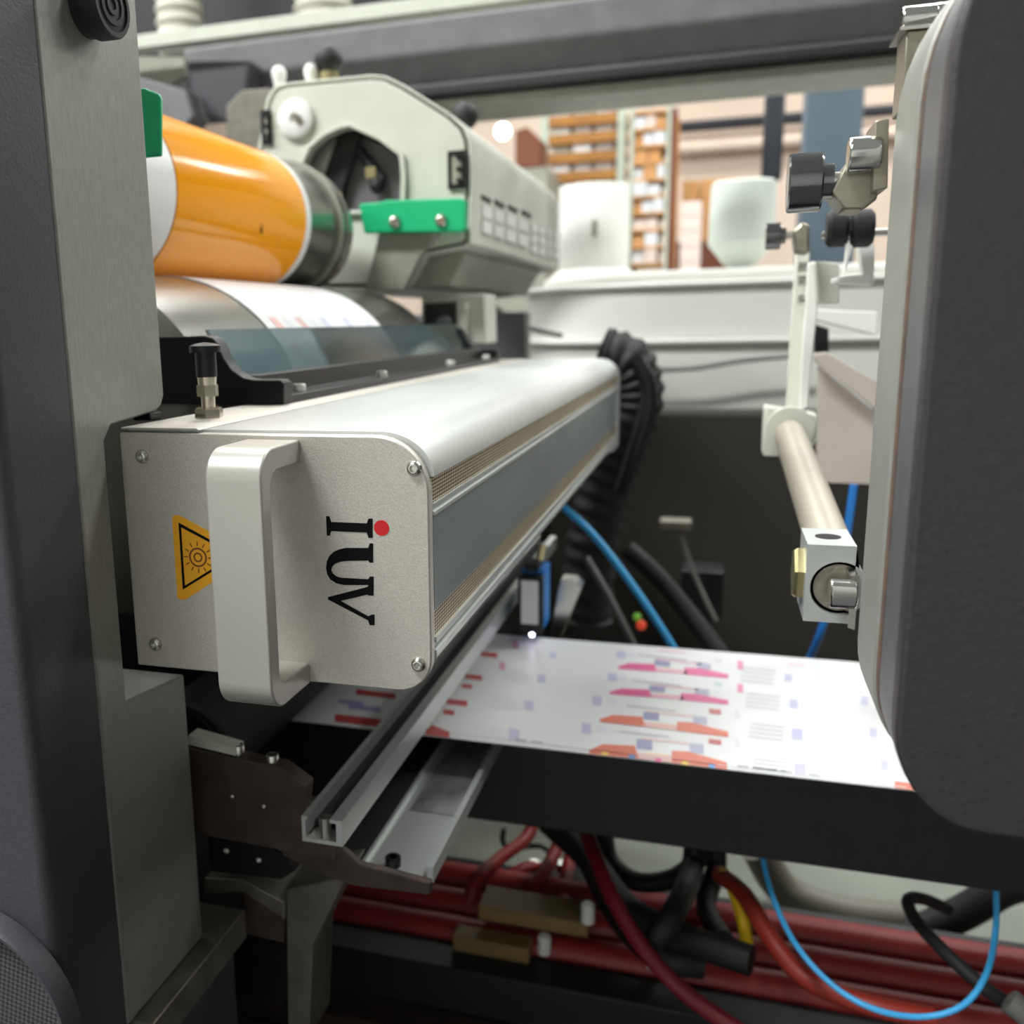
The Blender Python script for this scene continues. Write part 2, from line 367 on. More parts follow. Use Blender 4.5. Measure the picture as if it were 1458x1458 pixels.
# handle
hx1 = P(427,640,'y',Y0)[0]; hx0 = hx1-.0248; hy = .3365; ht = P(427,626,'y',Y0)[2]; hb = P(437,972,'y',Y0)[2]; th = .0098; ro = .0125
out = [(Y0, ht)] + arc(hy+ro, ht-ro, ro, 90, 180, 8) + arc(hy+ro, hb+ro, ro, 180, 270, 8) + [(Y0, hb)]
ri = .007; ty = .0085
inn = [(Y0, hb+th)] + arc(hy+ty+ri, hb+th+ri, ri, 270, 180, 6) + arc(hy+ty+ri, ht-th-ri, ri, 180, 90, 6) + [(Y0, ht-th)]
MB().prism(out+inn, 'x', hx0, hx1).build('handle', 'handle_paint', t, bevel=.0009, segs=3)
# lettering
def cp(x, y): return (160+x/2.916, 580+y/2.916)
def trace(pts, y): return PX([cp(*p) for p in pts], 'y', y)
YI = Y0-.00025
L_I = [(887,452),(900,452),(908,476),(1056,482),(1063,462),(1080,462),(1080,542),(1063,542),(1056,520),(908,514),(902,533),(890,533)]
L_U = [(1082,565),(1082,645),(1068,645),(1062,636),(970,638),(945,642),(924,650),(912,662),(908,676),(914,690),(930,702),(950,708),(1062,714),(1068,703),(1084,703),(1084,742),(1062,738),(960,738),(930,731),(905,715),(892,694),(887,668),(890,640),(900,618),(918,600),(940,590),(968,584),(1062,584),(1068,565)]
L_V = [(1084,738),(1064,738),(1058,746),(895,788),(895,798),(1062,885),(1068,905),(1088,905),(1088,860),(1072,862),(1062,868),(948,804),(1058,778),(1066,782),(1084,782)]
for nm, pl in (('letter_i', L_I), ('letter_u', L_U), ('letter_v', L_V)):
    q = MB().prism(trace(pl, YI), 'y', YI, Y0+.001).build(nm, 'ink_black', t)
dc = P(*cp(1117,501), 'y', YI); MB().cyl((dc[0],YI,dc[2]), (dc[0],Y0+.001,dc[2]), .0034).build('red_dot', 'ink_red', t, label='red dot of the lettering')
tri = [(248,462),(256,448),(275,447),(560,600),(566,618),(558,632),(308,796),(285,800),(270,790)]
wl = MB().prism(trace(tri, Y0-.0002), 'y', Y0-.0002, Y0+.001).build('warning_label', 'sticker_yellow', t, label='yellow triangular warning sticker')
MB().plate(trace([(274,478),(524,614),(292,757)], Y0-.0003), [trace([(285,498),(504,614),(301,740)], Y0-.0003)], 'y', Y0-.0003, Y0).build('border', 'ink_black', wl)
s0 = MB(); sc = cp(355,623); c = P(*sc, 'y', Y0-.0003); rs = .0046
s0.plate([(c[0]+rs*x, c[2]+rs*z) for x, z in ell(0,0,1,1,20)], [[(c[0]+rs*.82*x, c[2]+rs*.82*z) for x, z in ell(0,0,1,1,20)]], 'y', Y0-.0003, Y0)
s0.plate([(c[0]+rs*.5*x, c[2]+rs*.5*z) for x, z in ell(0,0,1,1,16)], [[(c[0]+rs*.34*x, c[2]+rs*.34*z) for x, z in ell(0,0,1,1,16)]], 'y', Y0-.0003, Y0)
for k in range(12):
    a = k*math.pi/6; u = Vector((math.cos(a), math.sin(a))); w = Vector((-u.y, u.x))*.00025
    pts = [u*rs*1.15+w, u*rs*1.6+w, u*rs*1.6-w, u*rs*1.15-w]
    s0.prism([(c[0]+p.x, c[2]+p.y) for p in pts], 'y', Y0-.0003, Y0)
s0.build('sun_symbol', 'sticker_brown', wl)
# plug valve standing on the lid
vb = P(298, 594, 'z', ZT+.0014); vb[2] = ZT+.0014
v = MB().lathe([(.0035,0),(.0035,.030)], vb, (0,0,1)).build('plug_valve', 'nickel', t)
MB().lathe([(.0072,.0),(.0072,.0038),(.0064,.0048)], vb, (0,0,1), 6).build('base_nut', 'nickel', v)
MB().lathe([(.0055,.0105),(.0055,.0160)], vb, (0,0,1), 6).build('hex_nut', 'nickel', v)
MB().lathe([(.0046,.0160),(.0049,.0205)], vb, (0,0,1), 20).build('collar', 'nickel', v)
MB().lathe([(.0052,.0200),(.0052,.0320)], vb, (0,0,1), 24).build('black_sleeve', 'black_metal', v)
MB().lathe([(.0078,.0320),(.0078,.0352),(.005,.0362),(.001,.0368)], vb, (0,0,1), 28).build('cap', 'black_metal', v)

# ============================================================ MOUNTING RAIL ON THE LAMP
t = thing('mounting_rail', (-.27, .8, ZT+.0022), 'black mounting rail with end brackets lying along the silver lamp housing', 'rail')
yb = .500; zr = ZT+.0015
bpx = [(192,481),(290,478),(302,481),(310,490),(318,510),(330,527),(346,538),(362,541),(398,541),(404,546),(404,577),(192,583)]
bp2 = PX(bpx, 'y', yb); bp2[-1] = (bp2[-1][0], zr); bp2[-2] = (bp2[-2][0], zr)
MB().prism(bp2, 'y', yb, yb+.012).build('end_bracket', 'black_metal', t, bevel=.0007)
dx = bp2[-2][0]
bx = dx-.001
far = [(p[0]-.004, p[1]) for p in bp2]
MB().prism(far, 'y', 1.08, 1.092).build('end_bracket', 'black_metal', t, bevel=.0007)
MB().prism([(bx-.040,zr), (bx,zr), (bx,zr+.0045), (bx-.019,zr+.0045), (bx-.021,zr+.016), (bx-.030,zr+.016), (bx-.030,zr+.0045), (bx-.040,zr+.0045)], 'y', yb+.0125, 1.0795).build('angle_bar', 'black_metal', t, bevel=.0005)
for yy in (.545, .70, .90, 1.05): screw(t, (bx-.009, yy, zr+.0045), (0,0,1), .0040, 'bright_screw', h=.0045, button=False)
gx = bx-.034
t = thing('glass_shield', (gx-.012, .8, zr+.006), 'tinted glass shield standing behind the black mounting rail', 'shield')
gp = [(gx, zr+.007), (gx-.018, .0005), (gx-.0205, .0005), (gx-.0025, zr+.007)]
MB().prism(gp, 'y', .5135, .668).build('pane', 'grey_glass', t)
MB().prism(gp, 'y', .6685, 1.085).build('pane', 'grey_glass_dark', t, label='darker tinted glass pane')
MB().prism([(gx-.0045, zr+.005), (gx+.0022, zr+.005), (gx+.0015, zr+.012), (gx-.005, zr+.012)], 'y', .515, 1.07).build('clamp_strip', 'grey_steel', t)
for yy in (.57, .80, 1.0): screw(t, (gx+.0018, yy, zr+.0095), (1,0,.1), .0038, 'bright_screw', h=.0035, button=False)

# ============================================================ PRINT ROLL AND DRUM
rx, rz, rr = -.443, .103, .0665
t = thing('plate_cylinder', (rx, .8, rz-rr), 'print cylinder wrapped in a glossy orange printing plate', 'roller')
def ring(r, y0, y1, name, m, par, n=64, **k): return MB().lathe([(r-.002, y0), (r, y0+.0005), (r, y1-.0005), (r-.002, y1)], (rx,0,rz), (0,1,0), n).build(name, m, par, **k)
ring(rr-.001, .46, 1.00, 'steel_core', 'roller_steel', t)
ring(rr, .50, .640, 'white_sleeve', 'white_film', t)
ring(rr+.0005, .6405, .872, 'orange_plate', 'orange_plate', t)
ring(rr, .8725, .885, 'white_edge', 'white_film', t)
ring(rr+.003, .955, .962, 'end_ring', 'cast_dark', t)
ring(rr+.001, .985, .992, 'end_ring', 'polished_steel', t)
# little register mark
MB().box(rx+rr*.96, rx+rr*.985, .778, .7795, rz-.022, rz+.004).build('register_line', 'sticker_brown', t)
dx_, dz_, dr = -.396, -.074, .1135
t = thing('impression_drum', (dx_, .8, dz_-dr), 'large steel impression drum under the orange cylinder', 'roller')
MB().lathe([(dr-.003,.518),(dr,.52),(dr,1.035),(dr-.003,1.037)], (dx_,0,dz_), (0,1,0), 96).build('drum', 'roller_steel', t)
# web wound over the drum (own thing)
def drum_band(r, y0, y1, a0, a1, n=40):
    vs = []; fs = []
    for k in range(n+1):
        a = math.radians(a0+(a1-a0)*k/n)
        for rr_ in (r, r+.0006):
            for y in (y0, y1): vs.append((dx_+rr_*math.cos(a), y, dz_+rr_*math.sin(a)))
    for k in range(n):
        b = 4*k
        fs += [(b,b+1,b+5,b+4),(b+2,b+6,b+7,b+3),(b,b+4,b+6,b+2),(b+1,b+3,b+7,b+5)]
    fs += [(0,2,3,1),(4*n,4*n+1,4*n+3,4*n+2)]
    return MB().add(vs, fs)
tw = thing('paper_web_on_drum', (dx_, .76, dz_), 'white printed paper passing over the steel drum under the orange cylinder', 'paper')
drum_band(dr+.0003, .640, .885, 150, -30).build('paper', 'paper', tw)
INK = []
def ink_mesh(name, quads, parent):
    off = WORLD[parent.name]; vs = []; fs = []; cols = []
    for q, c in quads:
        n = len(vs); vs += [Vector(p)-off for p in q]; fs.append(list(range(n, n+len(q)))); cols.append(c)
    me = bpy.data.meshes.new(name); me.from_pydata(vs, [], fs); at = me.attributes.new('Ink', 'FLOAT_COLOR', 'FACE')
    for i, c in enumerate(cols): at.data[i].color = c
    me.materials.append(MATS['printed_ink']); o = bpy.data.objects.new(name, me); COL.objects.link(o); o.parent = parent; WORLD[o.name] = off; return o
def mix(c, k): return tuple([c[i]*k+(1-k)*.9 for i in range(3)]+[1])
RED, ORG, PNK, LAV, GRY, PUR = rgb(190,40,40), rgb(222,96,60), rgb(226,60,140), rgb(170,165,215), rgb(215,215,218), rgb(110,105,170)
dq = []
for y, c, w in ((.655, ORG, .012), (.70, RED, .012), (.75, LAV, .012), (.80, LAV, .012), (.68, GRY, .02), (.73, GRY, .016), (.85, LAV, .008)):
    for a in range(0, 120, 13):
        q = []
        for aa, yy in ((a, y), (a+6, y), (a+6, y+w), (a, y+w)):
            r_ = dr+.0013; q.append((dx_+r_*math.cos(math.radians(aa-25)), yy, dz_+r_*math.sin(math.radians(aa-25))))
        if a < 70: dq.append((q, mix(c, .55)))
ink_mesh('printed_marks', dq, tw)

# ============================================================ WEB, TABLE, RAIL, TRAY
ZW = -.300; WY0, WY1 = .640, .885
t = thing('printed_web', (.05, .76, ZW), 'wide white label web printed with rows of red and pink artwork', 'paper web')
prof = [(.62, ZW), (-.33, ZW)]
MB().box(-.36, .70, WY0, WY1, ZW-.0008, ZW).build('paper', 'paper', t)
Q = []
def quad(px, py, w, h, c, sk=.115):
    pts = [(px-w/2, py-h/2-sk*w/2), (px+w/2, py-h/2+sk*w/2), (px+w/2, py+h/2+sk*w/2), (px-w/2, py+h/2-sk*w/2)]
    Q.append(([P(x, y, 'z', ZW+.00025) for x, y in pts], c))
def poly(pts, c, h=.0003): Q.append(([P(x, y, 'z', ZW+h) for x, y in pts], c))
rows = [(880,946,1037,961,PNK,10), (868,982,1037,998,PNK,10), (854,1020,1037,1043,ORG,13), (839,1063,1035,1087,ORG,17)]
for i, (xa, ya, xb_, yb_, c, h) in enumerate(rows):
    n = 7; L = xb_-xa
    def yy(u): return ya+(yb_-ya)*u
    poly([(xa, yy(0)+h*.3), (xa+.1*L, yy(.1)-h*.35), (xa+.33*L, yy(.33)-h*.55), (xa+.36*L, yy(.36)+h*.5), (xa, yy(0)+h*.6)], mix(c, .92))
    poly([(xa+.34*L, yy(.34)), (xa+.62*L, yy(.62)-h*.1), (xa+.62*L, yy(.62)+h*.5), (xa+.34*L, yy(.34)+h*.5)], mix(c, .5))
    poly([(xa+.60*L, yy(.6)-h*.5), (xa+.72*L, yy(.72)-h*.6), (xa+L, yy(1)-h*.1), (xa+L, yy(1)+h*.5), (xa+.60*L, yy(.6)+h*.5)], mix(c, .85))
    quad(xa+.40*L, yy(.4)-h*.75, 22, h*.8, mix(PUR, .75)); quad(xa+.78*L, yy(.78)-h*.95, 20, h*.8, mix(PUR, .55))
    quad(xa+.55*L, yy(.55)-h*1.25, 66, 2.6, mix(c, .4)); quad(xa+.5*L, yy(.5)+h*.1, 30, h*.45, mix(rgb(240,220,120), .8)); quad(xa+.4*L, yy(.4)-h*1.6, 70, 2.2, mix(rgb(170,170,180), .7))
    quad(xa-4+8*(i < 2), ya-14-i*4, 13, 9+i*2, mix(LAV, .65)); quad(xa+18, ya-13-i*4, 12, 7, mix(LAV, .3))
for x, y, w, h in ((1122,965,10,10), (1130,1002,12,12), (1135,1045,15,15), (1139,1095,16,16)):
    quad(x, y, w, h, mix(LAV, .7))
    for k in range(4): quad(x-42-k, y-12+k*6, 48, 2.0, mix(rgb(190,190,196), .75))
for x, y, c in ((1054,947,PNK), (1054,980,PNK), (1050,1016,GRY), (1050,1058,GRY)): quad(x, y, 8, 12, mix(c, .7))
quad(1018, 1013, 17, 7, mix(RED, .8)); quad(1018, 1056, 18, 7, mix(RED, .8)); quad(1023, 941, 10, 5, mix(GRY,.9)); quad(1023, 974, 10, 5, mix(rgb(120,190,180),.5))
for x, y in ((1231,998), (1243,1043), (1259,1089)): quad(x, y, 10, 13, mix(LAV, .6))
quad(1291, 1119, 34, 10, mix(ORG, .95)); quad(1135,946,24,3,mix(PNK,.3)); quad(957,927,40,3,mix(PNK,.35))
for k, c in enumerate((rgb(240,200,0), rgb(0,120,200), rgb(230,0,120), rgb(240,200,0), rgb(60,150,220))): poly([(857+k*38, 1070+k*4.5), (866+k*38, 1071+k*4.5), (866+k*38, 1076+k*4.5), (857+k*38, 1075+k*4.5)], mix(c, .85), .0005)
for x, y, w, h in ((696,932,24,7), (674,964,25,7), (665,977,14,6), (650,1000,30,8), (639,1014,16,7)): quad(x, y, w, h, mix(RED, .95))
poly([(606,1040), (615,1032), (640,1042), (640,1050), (606,1046)], mix(RED, .9))
for x, y in ((734,918), (715,948)): quad(x, y, 8, 11, mix(PNK, .6))
for x, y, s_ in ((787,933,9), (771,966,11), (753,1004,13), (732,1045,15)):
    quad(x, y, s_, s_, mix(LAV, .6))
    for k in range(3): quad(x-35, y-8+k*6, 36, 2, mix(GRY, .6))
for x, y, w, h, c in ((535,988,56,8,RED), (512,1026,70,11,RED), (519,1008,46,7,LAV), (500,1000,36,6,LAV)): quad(x, y, w, h, mix(c, .95))
for (xa, ya, xb_, yb_) in ((640,1044,1290,1121.5),): poly([(xa,ya-1.2),(xb_,yb_-1.2),(xb_,yb_),(xa,ya)], mix(GRY, 1))
for x in (742, 765, 1058, 1080, 1098, 1120, 1160): quad(x, 1037+(x-600)*.118, 16, 2, mix(rgb(150,150,155), .8))
ink_mesh('printed_artwork', Q, t)
# table below the web
zt_b = P(1000,1212,'y',.70)[2]
MB().box(-.42, .72, .700, .878, zt_b, ZW-.004).build('web_table', 'black_table', label='long black support table under the printed web', cat='table', bevel=.002)
# deflection roller under the lamp
rc = P(262, 1068, 'y', .50)
t = thing('guide_roller', (rc[0], .7, rc[2]-.033), 'dark rubber guide roller below the silver lamp housing', 'roller')
MB().lathe([(.031,.50),(.033,.502),(.033,.98),(.031,.982)], (rc[0],0,rc[2]), (0,1,0), 48).build('roller_body', 'dark_rubber', t)
MB().lathe([(.028,.497),(.0285,.4999)], (rc[0],0,rc[2]), (0,1,0), 40).build('end_disc', 'black_metal', t)
# slotted aluminium rail above the web
YR = .4365
e = PX([(429,1160), (488,1206)], 'y', YR); xa, zt_, xb_, zb_ = e[0][0], e[0][1]-.0005, e[1][0], e[1][1]
t = thing('slotted_rail', ((xa+xb_)/2, .7, zb_), 'slotted aluminium profile rail crossing above the printed web', 'rail')
w_ = xb_-xa; wt = .0022
cpz = [(xa,zb_), (xb_,zb_), (xb_,zt_), (xb_-w_*.30,zt_), (xb_-w_*.30,zt_-.002), (xb_-wt*1.6,zt_-.002), (xb_-wt*1.6,zb_+wt), (xa+wt,zb_+wt), (xa+wt,zt_-.002), (xa+w_*.14,zt_-.002), (xa+w_*.14,zt_), (xa,zt_)]
MB().prism(cpz, 'y', YR, 1.16).build('profile', 'anodised_aluminium', t)
MB().box(xa+wt+.0003, xb_-wt*1.6-.0003, YR+.012, 1.158, zb_+wt+.0002, zb_+wt+.004).build('slot_shadow', 'black_rubber', t)  # shadow in the groove painted as a black strip
MB().cyl((xa+w_*.52, YR+.004, zb_+wt), (xa+w_*.52, YR+.004, zt_-.001), .0035, n=12).build('slot_bolt', 'bright_steel', t)
# tray under the web
YT = .500
ta = P(514,1232,'y',YT); tb = P(617,1257,'y',YT); zt2 = tb[2]; wl_ = .010
t = thing('channel_tray', ((ta[0]+tb[0])/2, .6, zt2), 'shallow aluminium channel tray sloping in under the printed web', 'tray')
MB().prism([(ta[0],zt2), (tb[0],zt2), (tb[0],zt2+wl_), (tb[0]-.004,zt2+wl_), (tb[0]-.004,zt2+.003), (ta[0]+.002,zt2+.003), (ta[0]+.002,zt2+.006), (ta[0],zt2+.006)], 'y', YT, .699).build('channel', 'anodised_aluminium', t)
MB().box(ta[0]-.045, ta[0]-.0002, YT+.004, .699, zt2, zt2+.002).build('dark_filler', 'black_table', t)  # black filler sheet added to darken the gap between rail and tray
bpz = P(560, 1232, 'z', zt2+.003); screw(t, bpz, (0,0,1), .0050, 'black_metal', 'bolt', h=.006, button=False)
MB().box(ta[0]+.008, tb[0]-.0055, .575, .697, zt2+.0031, zt2+.0036).build('reflection_patch', 'reflection', t, label='patchy reflection painted on the tray')  # mottled shiny sheet imitates a patchy reflection on the tray

# ============================================================ BRACKETS UNDER THE LAMP
def pxprism(pts, y0, y1): return MB().prism(PX(pts, 'y', y0), 'y', y0, y1)
t = thing('rail_bracket', P(380,1240,'y',.47), 'dark brown steel bracket that carries the slotted rail', 'bracket')
pxprism([(268,1064), (345,1082), (400,1093), (436,1120), (432,1160), (440,1188), (480,1206), (478,1226), (290,1190), (262,1172), (250,1140)], .440, .451).build('main_plate', 'brown_steel', t, bevel=.0008)
pxprism([(268,1047), (335,1066), (335,1076), (268,1060)], .4405, .4508).build('top_strip', 'cast_paint', t)
pxprism([(395,1172), (490,1213), (512,1232), (612,1258), (612,1275), (505,1262), (470,1250), (395,1215)], .4515, .457).build('cross_plate', 'brown_steel', t, bevel=.0008)
pxprism([(296,1188), (400,1212), (420,1240), (400,1252), (300,1240)], .4515, .47).build('lower_plate', 'black_metal', t)
for px, py, r in ((340,1068,.0034), (388,1082,.0036)): screw(t, P(px, py+4, 'y', .4455), (0,0,1), r, 'bright_steel', 'bolt', h=.005, button=False)
for px, py in ((323,1211), (369,1224), (331,1134), (376,1148)): screw(t, P(px, py, 'y', .440 if py < 1170 else .4515), (0,-1,0), .0021 if py > 1170 else .0014, 'polished_steel')
t = thing('angle_bracket', P(420,1458,'y',.46), 'grey steel angle bracket standing on the lower crossbar', 'bracket')
pxprism([(290,1250), (345,1252), (405,1285), (405,1310), (345,1270), (290,1275)], .462, .56).build('top_web', 'grey_steel', t, bevel=.0008)
pxprism([(345,1262), (405,1285), (404,1342), (350,1330)], .464, .47).build('front_web', 'brown_steel', t)
pxprism([(407,1265), (492,1250), (445,1345), (440,1480), (410,1480)], .466, .50).build('leg', 'grey_steel', t, bevel=.0008)

# ============================================================ SENSOR
sy = .86
t = thing('mark_sensor', P(757,905,'y',sy), 'small blue and black optical sensor over the web edge', 'sensor')
q0 = P(737,903,'y',sy); q1 = P(772,822,'y',sy)
sx0, sx1, sz0, sz1 = q0[0], q1[0], q0[2]+.001, q1[2]
MB().box(sx0, sx1, sy, sy+.012, sz0, sz1).build('front_case', 'black_metal', t, bevel=.001)
MB().box(sx0+.001, sx1, sy+.0122, sy+.045, sz0+.002, sz1+.004).build('blue_body', 'blue_paint', t, bevel=.001)
MB().box(sx0+.0035, sx1-.0035, sy-.0006, sy, sz0+.010, sz1-.004).build('rating_label', 'carton_white', t)
MB().box(sx0+.006, sx1-.004, sy+.001, sy+.028, sz1+.0045, sz1+.012).build('plug', 'black_metal', t, bevel=.001)
MB().cyl((sx1-.006, sy+.02, sz1+.012), (sx1-.003, sy+.022, sz1+.026), .004).build('connector', 'brass', t)
MB().sphere(((sx0+sx1)/2+.002, sy+.001, sz0-.0005), .0022).build('led', 'led_white', t, label='glowing white sensor light')
m0 = P(795,905,'y',.93); m1 = P(828,832,'y',.93)
t = thing('sensor_arm', m0, 'pale metal mounting arm beside the blue sensor', 'arm')
MB().prism(PX([(783,900), (800,905), (828,838), (820,828), (798,826), (795,840)], 'y', .925), 'y', .925, .95).build('arm_plate', 'bright_steel', t, bevel=.0006)

# ============================================================ HOSES BEHIND THE WEB
def cable(name, pts, r, m, label, cat='cable', n=10, group=None, **k):
    return MB().tube([P(px, py, 'y', y) for px, py, y in pts], r, n, **k).build(name, m, label=label, cat=cat, group=group)
cable('corrugated_hose', [(855,505,1.25), (893,520,1.25), (905,570,1.26), (880,645,1.27), (855,720,1.27), (840,800,1.27), (835,880,1.27)], .036, 'black_rubber',
      'black corrugated exhaust hose behind the lamp housing', 'hose', 20, sub=14, rfun=lambda i: 1.0 if i % 4 < 2 else .9)
cable('cable_guard', [(905,510,1.195), (925,560,1.195), (905,640,1.195), (885,700,1.20)], .010, 'black_metal', 'thick black cable looped beside the corrugated hose', 'cable')
cable('air_hose', [(790,712,1.05), (845,762,1.03), (905,840,1.0), (960,925,.97), (975,960,.96)], .0042, 'blue_hose', 'bright blue air hose running down behind the web', 'hose')
cable('thin_grey_hose', [(835,795,1.1), (862,840,1.08), (888,890,1.06), (905,925,1.05)], .0042, 'grey_hose', 'thin grey hose below the blue air hose', 'hose')
cable('thick_black_cable', [(893,782,1.16), (935,820,1.15), (985,880,1.13), (1045,960,1.10)], .012, 'black_rubber', 'thick black cable slanting down behind the web', 'cable')
cable('pale_thin_cable', [(965,750,1.4), (985,810,1.38), (1005,855,1.36), (1020,885,1.35)], .0035, 'grey_hose', 'thin pale cable hanging from a small clamp', 'cable')
q = P(962,745,'y',1.4); MB().box(q[0]-.022, q[0]+.022, 1.385, 1.415, q[2]-.006, q[2]+.006).build('cable_clamp', 'olive_steel', label='small pale clamp holding the thin cable', cat='clamp', bevel=.002)
q = P(1000,830,'y',1.45); MB().box(q[0]-.03, q[0]+.03, 1.44, 1.5, q[2]-.06, q[2]+.02).build('junction_box', 'black_metal', label='black junction box in the shade behind the web', cat='box', bevel=.003)
q = P(913,890,'y',1.15); t = thing('signal_lamp', q, 'little red signal light glowing among the black cables', 'light')
MB().sphere(q, .006, 12, 8).build('red_lens', 'led_red', t); MB().sphere(q+Vector((-.005,0,.010)), .005, 10, 6).build('green_lens', 'led_green', t)
cable('blue_sensor_cable', [(1216,690,.9), (1200,790,.9), (1172,890,.92), (1150,945,.95)], .0034, 'blue_paint', 'dark blue cable behind the aluminium rod clamp', 'cable')

# ============================================================ RIGHT-HAND FITTINGS
def adjuster(y, c_px, s, label):
    c = P(c_px[0], c_px[1], 'y', y); t = thing('clamp_screw', c, label, 'clamp screw'); r = .0112*s
    MB().lathe([(r*.94,0),(r,.0006*s),(r,.0118*s),(r*.94,.0125*s)], c, (1,0,0), 40).build('thumb_wheel', 'dark_chrome', t)
    MB().lathe([(r*.60,.0126*s),(r*.60,.0165*s)], c, (1,0,0), 28).build('hub', 'dark_chrome', t)
    MB().lathe([(r*.30,.0166*s),(r*.30,.024*s)], c, (1,0,0), 20).build('spindle', 'bright_steel', t)
    return t, c
t, c = adjuster(.425, (1121,262), 1.0, 'black thumb wheel clamp screw on the pale frame plate')
y = .422
MB().prism(PX([(1182,275), (1205,232), (1240,195), (1247,186), (1247,285), (1228,300), (1200,300)], 'y', y), 'y', y-.004, y+.02).build('cast_arm', 'olive_steel', t, bevel=.003, segs=3)
b0 = P(1207,222,'y',y-.009); MB().cyl(b0, b0+Vector((.0112,0,0)), .0064).build('bolt_head', 'polished_steel', t, bevel=.0008)
MB().prism(PX([(1246,172), (1266,168), (1264,268), (1243,272)], 'y', y-.012), 'y', y-.012, y+.012).build('end_plate', 'olive_steel', t, bevel=.0004)
t, c = adjuster(.78, (1090,337), .84, 'small dark thumb wheel on the clamp post further in')
MB().prism(PX([(1128,330), (1140,317), (1152,320), (1152,362), (1132,360)], 'y', .78), 'y', .775, .80).build('cast_arm', 'olive_steel', t, bevel=.002)
# post with rod bracket
t = thing('rod_post', P(1135,650,'y',.86), 'pale grey post with a split clamp holding the long rod', 'post')
MB().prism(PX([(1134,355), (1153,350), (1146,585), (1119,590)], 'y', .86), 'y', .86, .875).build('post_plate', 'cast_paint', t, bevel=.001)
MB().prism(PX([(1150,375), (1166,372), (1164,440), (1150,580), (1138,585)], 'y', .845), 'y', .845, .8595).build('stiffener', 'machine_white', t, bevel=.001)
rodc = Vector((.0585, 0, -.0965)); rodr = .0118
oc = P(1122,606,'y',.86)
MB().plate([(oc[0]-.020,oc[1+1]-.022), (oc[0]+.014,oc[2]-.022), (oc[0]+.020,oc[2]-.008), (oc[0]+.020,oc[2]+.012), (oc[0]-.0205,oc[2]+.0185)], [[(rodc.x+(rodr+.001)*x, rodc.z+(rodr+.001)*z) for x, z in ell(0,0,1,1)]] if False else [], 'y', .83, .858).build('split_clamp', 'cast_paint', t, bevel=.002)
for py in (380, 400, 427): 
    q = P(1136, py, 'y', .85); MB().cyl(q, q+Vector((.012,0,0)), .004).build('pin', 'bright_steel', t)
MB().lathe([(rodr+.001,0),(rodr+.006,.001),(rodr+.006,.014),(rodr+.001,.015)], P(1125,612,'y',.814), (0,1,0), 28).build('clamp_ring', 'cast_paint', t)
p0 = P(1122,612,'y',.83); p1 = P(1186,792,'y',.545)
MB().cyl((p0[0],.829,p0[2]), (p1[0],.546,p1[2]), rodr, n=32).build('guide_rod', 'rod_beige', label='long pale metal rod between the two clamps', cat='rod')
# near rod clamp block
yb_ = .50; t = thing('rod_clamp_block', P(1180,885,'y',yb_), 'square aluminium clamp block bolted to the frame plate', 'clamp block')
bo = PX([(1150,775), (1216,780), (1216,887), (1146,884)], 'y', yb_)
x0_, x1_ = bo[0][0], XR+.012; z1_, z0_ = bo[0][1], bo[3][1]
bc = P(1195,838,'y',yb_); 
MB().plate([(x0_,z0_), (x1_,z0_), (x1_,z1_), (x0_,z1_)], [[(bc[0]+.0135*x, bc[2]+.0135*z) for x, z in ell(0,0,1,1)]], 'y', yb_, yb_+.04).build('block', 'anodised_aluminium', t)
MB().lathe([(.0130,.002),(.0118,.002),(.0118,.036)], (bc[0],yb_,bc[2]), (0,1,0), 32).build('rod_end', 'olive_steel', t)
MB().lathe([(.013,-.0045),(.0145,-.003),(.0145,0)], (x0_,yb_+.020,(z0_+z1_)/2), (1,0,0), 6).build('side_cap', 'brass', t)
tp = P(1186,741,'z',z1_)
MB().lathe([(.0062,-.001),(.0062,.0003)], ((x0_+x1_)/2, yb_+.020, z1_), (0,0,1), 24).build('bore_hole', 'dark_hole', t)
b0 = P(1181,844,'y',yb_-.012); MB().cyl(b0, b0+Vector((.0118,0,0)), .0072).build('bolt_head', 'polished_steel', t, bevel=.0008)
MB().prism(PX([(1212,820), (1223,820), (1217,897), (1207,894)], 'y', yb_-.014), 'y', yb_-.014, yb_-.0005).build('lock_plate', 'bright_steel', t)
# pieces further in
t = thing('cross_bar_frame', P(1190,690,'y',1.0), 'beige cross bars and guard panel behind the pale frame plate', 'frame')
MB().prism(PX([(1148,440), (1250,444), (1250,478), (1148,452)], 'y', 1.0), 'y', 1.0, 1.03).build('cross_bar', 'machine_white', t, bevel=.001)
MB().prism(PX([(1160,504), (1178,502), (1250,545), (1250,585), (1162,516)], 'y', .98), 'y', .98, .999).build('diagonal_bar', 'guard_beige', t, bevel=.001)
MB().prism(PX([(1164,520), (1250,590), (1250,690), (1163,686)], 'y', 1.0), 'y', 1.0, 1.008).build('guard_panel', 'guard_beige', t)
MB().prism(PX([(1160,462), (1180,468), (1180,502), (1160,504)], 'y', 1.05), 'y', 1.05, 1.06).build('dark_spacer', 'black_metal', t)
t = thing('white_yoke', P(1215,420,'y',.72), 'white forked yoke with ribs beside the pale frame plate', 'yoke')
MB().prism(PX([(1192,394), (1245,390), (1245,405), (1192,403)], 'y', .72), 'y', .72, .76).build('base_bar', 'white_plastic', t, bevel=.001)
MB().prism(PX([(1203,394), (1214,348), (1206,340), (1199,340), (1208,345)], 'y', .725), 'y', .725, .74).build('rib', 'white_plastic', t)
MB().prism(PX([(1224,350), (1245,346), (1245,390), (1230,391)], 'y', .722), 'y', .722, .74).build('web_plate', 'white_plastic', t)
